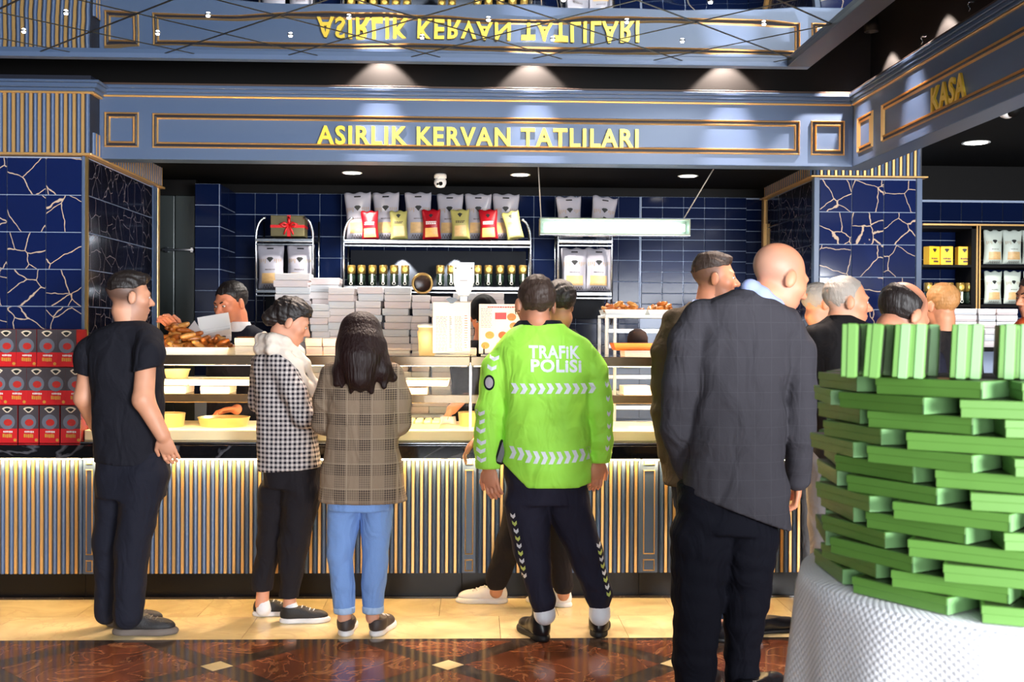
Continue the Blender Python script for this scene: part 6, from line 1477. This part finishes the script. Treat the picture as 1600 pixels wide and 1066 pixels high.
put_shoe(r[0], 1276, 918, 100, 'dress', LBRN, DRUB, .29); put_shoe(r[0], 1320, 918, -150, 'dress', LBRN, DRUB, .29)
r = standing('person with fair hair behind the balding man', 6.0, 1476, (1470, 477, 0, 20, 4, 0, 1.0), BLJ, 'short', HAIRO, (222, 156, 122), sd=84, hw=50, ctop=525)
put_shoe(r[0], 1440, 960, 100, 'dress', LBLK, DRUB, .29); put_shoe(r[0], 1495, 960, 100, 'dress', LBLK, DRUB, .29)
r = standing('person in an orange coat cut off at the right edge of the picture', 5.9, 1640, (1617, 462, 0, 100, 8, 0, 1.0), cloth('orange_coat', (206, 84, 40)), 'short', HAIRB, (226, 160, 126), sd=85, hw=52, ctop=492)
put_shoe(r[0], 1615, 960, 100, 'dress', LBLK, DRUB, .29); put_shoe(r[0], 1665, 960, 100, 'dress', LBLK, DRUB, .29)
# ------------------------------------------------------------------ shop workers behind the showcase
P2, c2, J2, o2 = person('person in a navy jacket and white shirt serving behind the pastry tray', 7.05, 372, (361, 474, 0, 146, 14, 3, 1.14), skin=(224, 144, 110), neck=(372, 516, .04), body=(376, 680, 0), jaw=1.08,
    arms=([(400, 560, 0, .05), (404, 640, -.1, .043), (370, 640, -.25, .033)], [(330, 540, -.05, .05), (308, 540, -.2, .042), (278, 520, -.3, .034)]), hands=(((282, 522, -.3), (268, 506, -.32), (.3, -.6, -1), 1, .7, 1.15), ((370, 640, -.25), (352, 640, -.3), (0, -.3, -1), -1, .5, 1.)),
    legs=([(355, 740, 0, .08), (355, 800, 0, .06), (355, 870, 0, .04)], [(395, 740, 0, .08), (395, 800, 0, .06), (395, 870, 0, .04)]), hair='short', hairmat=HAIRK, stub=(('beard', (150, 100, 84), .3),), seed=91,
    cloths=(dict(name='jacket', mat=NAVJ, col=((508, 374, 20, .08, .02), (516, 374, 36, .1, .02), (530, 372, 50, .12, 0), (600, 374, 50, .14, 0), (690, 376, 48, .14, 0)), ch=([.04, (405, 540, 0, .07), (408, 640, -.05, .058), (375, 640, -.22, .046)], [.04, (340, 536, 0, .065), (312, 540, -.15, .055), (290, 526, -.26, .046)]), wr=.004, h=.01),
            dict(name='shirt_collar', mat=WSHIRT, col=((503, 371, 19, .08, .01), (520, 373, 23, .085, .0)), wr=0),
            dict(name='trousers', mat=PANT, col=((680, 376, 40, .12, 0), (730, 376, 40, .12, 0)), ch=([.03, (358, 740, 0, .09), (356, 800, 0, .07), (355, 865, 0, .055)], [.03, (393, 740, 0, .09), (395, 800, 0, .07), (395, 865, 0, .055)]), wr=.003, h=.012)))
put_shoe(P2, 355, 880, 170, 'dress', LBLK, DRUB, .28); put_shoe(P2, 395, 880, 190, 'dress', LBLK, DRUB, .28)
P7, c7, J7, o7 = person('person in a black cap and black uniform bending behind the menu stands', 7.1, 752, (756, 495, 0, 172, 24, 0, 1.0), skin=(226, 150, 116), neck=(754, 535, .03), body=(752, 680, 0), eyes=True, h=.011, hy=.008,
    arms=([(720, 580, -.02, .05), (728, 620, -.15, .043), (706, 640, -.38, .033)], [(785, 580, 0, .05), (790, 640, -.1, .043), (780, 660, -.3, .033)]), hands=(((706, 640, -.38), (694, 656, -.42), (0, -.4, -1), 1, .7, 1.), ((780, 660, -.3), (768, 668, -.34), (0, -.4, -1), -1, .6, 1.)),
    legs=([(735, 740, 0, .08), (735, 800, 0, .06), (735, 865, 0, .04)], [(770, 740, 0, .08), (770, 800, 0, .06), (770, 865, 0, .04)]), hair='cap', hairmat=cloth('black_cap_cloth', (22, 20, 22)), brow=HAIRK, seed=95,
    cloths=(dict(name='uniform', mat=BLJ, col=((532, 754, 20, .08, .03), (542, 754, 38, .1, .02), (560, 752, 46, .12, 0), (620, 752, 46, .14, 0), (690, 752, 46, .14, 0)), ch=([.04, (720, 570, 0, .065), (726, 612, -.12, .056)], [.04, (784, 570, 0, .065), (790, 640, -.1, .055)]), wr=.003, h=.011),
            dict(name='trousers', mat=PANT, col=((685, 752, 40, .12, 0), (735, 752, 40, .12, 0)), ch=([.03, (736, 740, 0, .09), (735, 800, 0, .07), (735, 860, 0, .055)], [.03, (768, 740, 0, .09), (769, 800, 0, .07), (770, 860, 0, .055)]), wr=.003, h=.013)))
put_shoe(P7, 735, 876, 175, 'dress', LBLK, DRUB, .28); put_shoe(P7, 770, 876, 185, 'dress', LBLK, DRUB, .28)
# white paper held by the worker
p = onY(700, 668, 6.62); o = E('paper_sheet', 'crumpled white paper held over the lit deck by the worker', 'paper', p)
v, f = [], []
for j in range(7):
    for i in range(6): v.append(((i/5-.5)*.09*(1+.5*(1-j/6)), .02*math.sin(i*1.7+j)+.02*math.cos(j*2.1), .10*(j/6-.5)*1.3))
for j in range(6):
    for i in range(5): q = j*6+i; f.append((q, q+1, q+7, q+6))
me = mesh('paper', v, f, True); pm = mk('sheet', me, WHITEC, o); md = pm.modifiers.new('thick', 'SOLIDIFY'); md.thickness = .0015
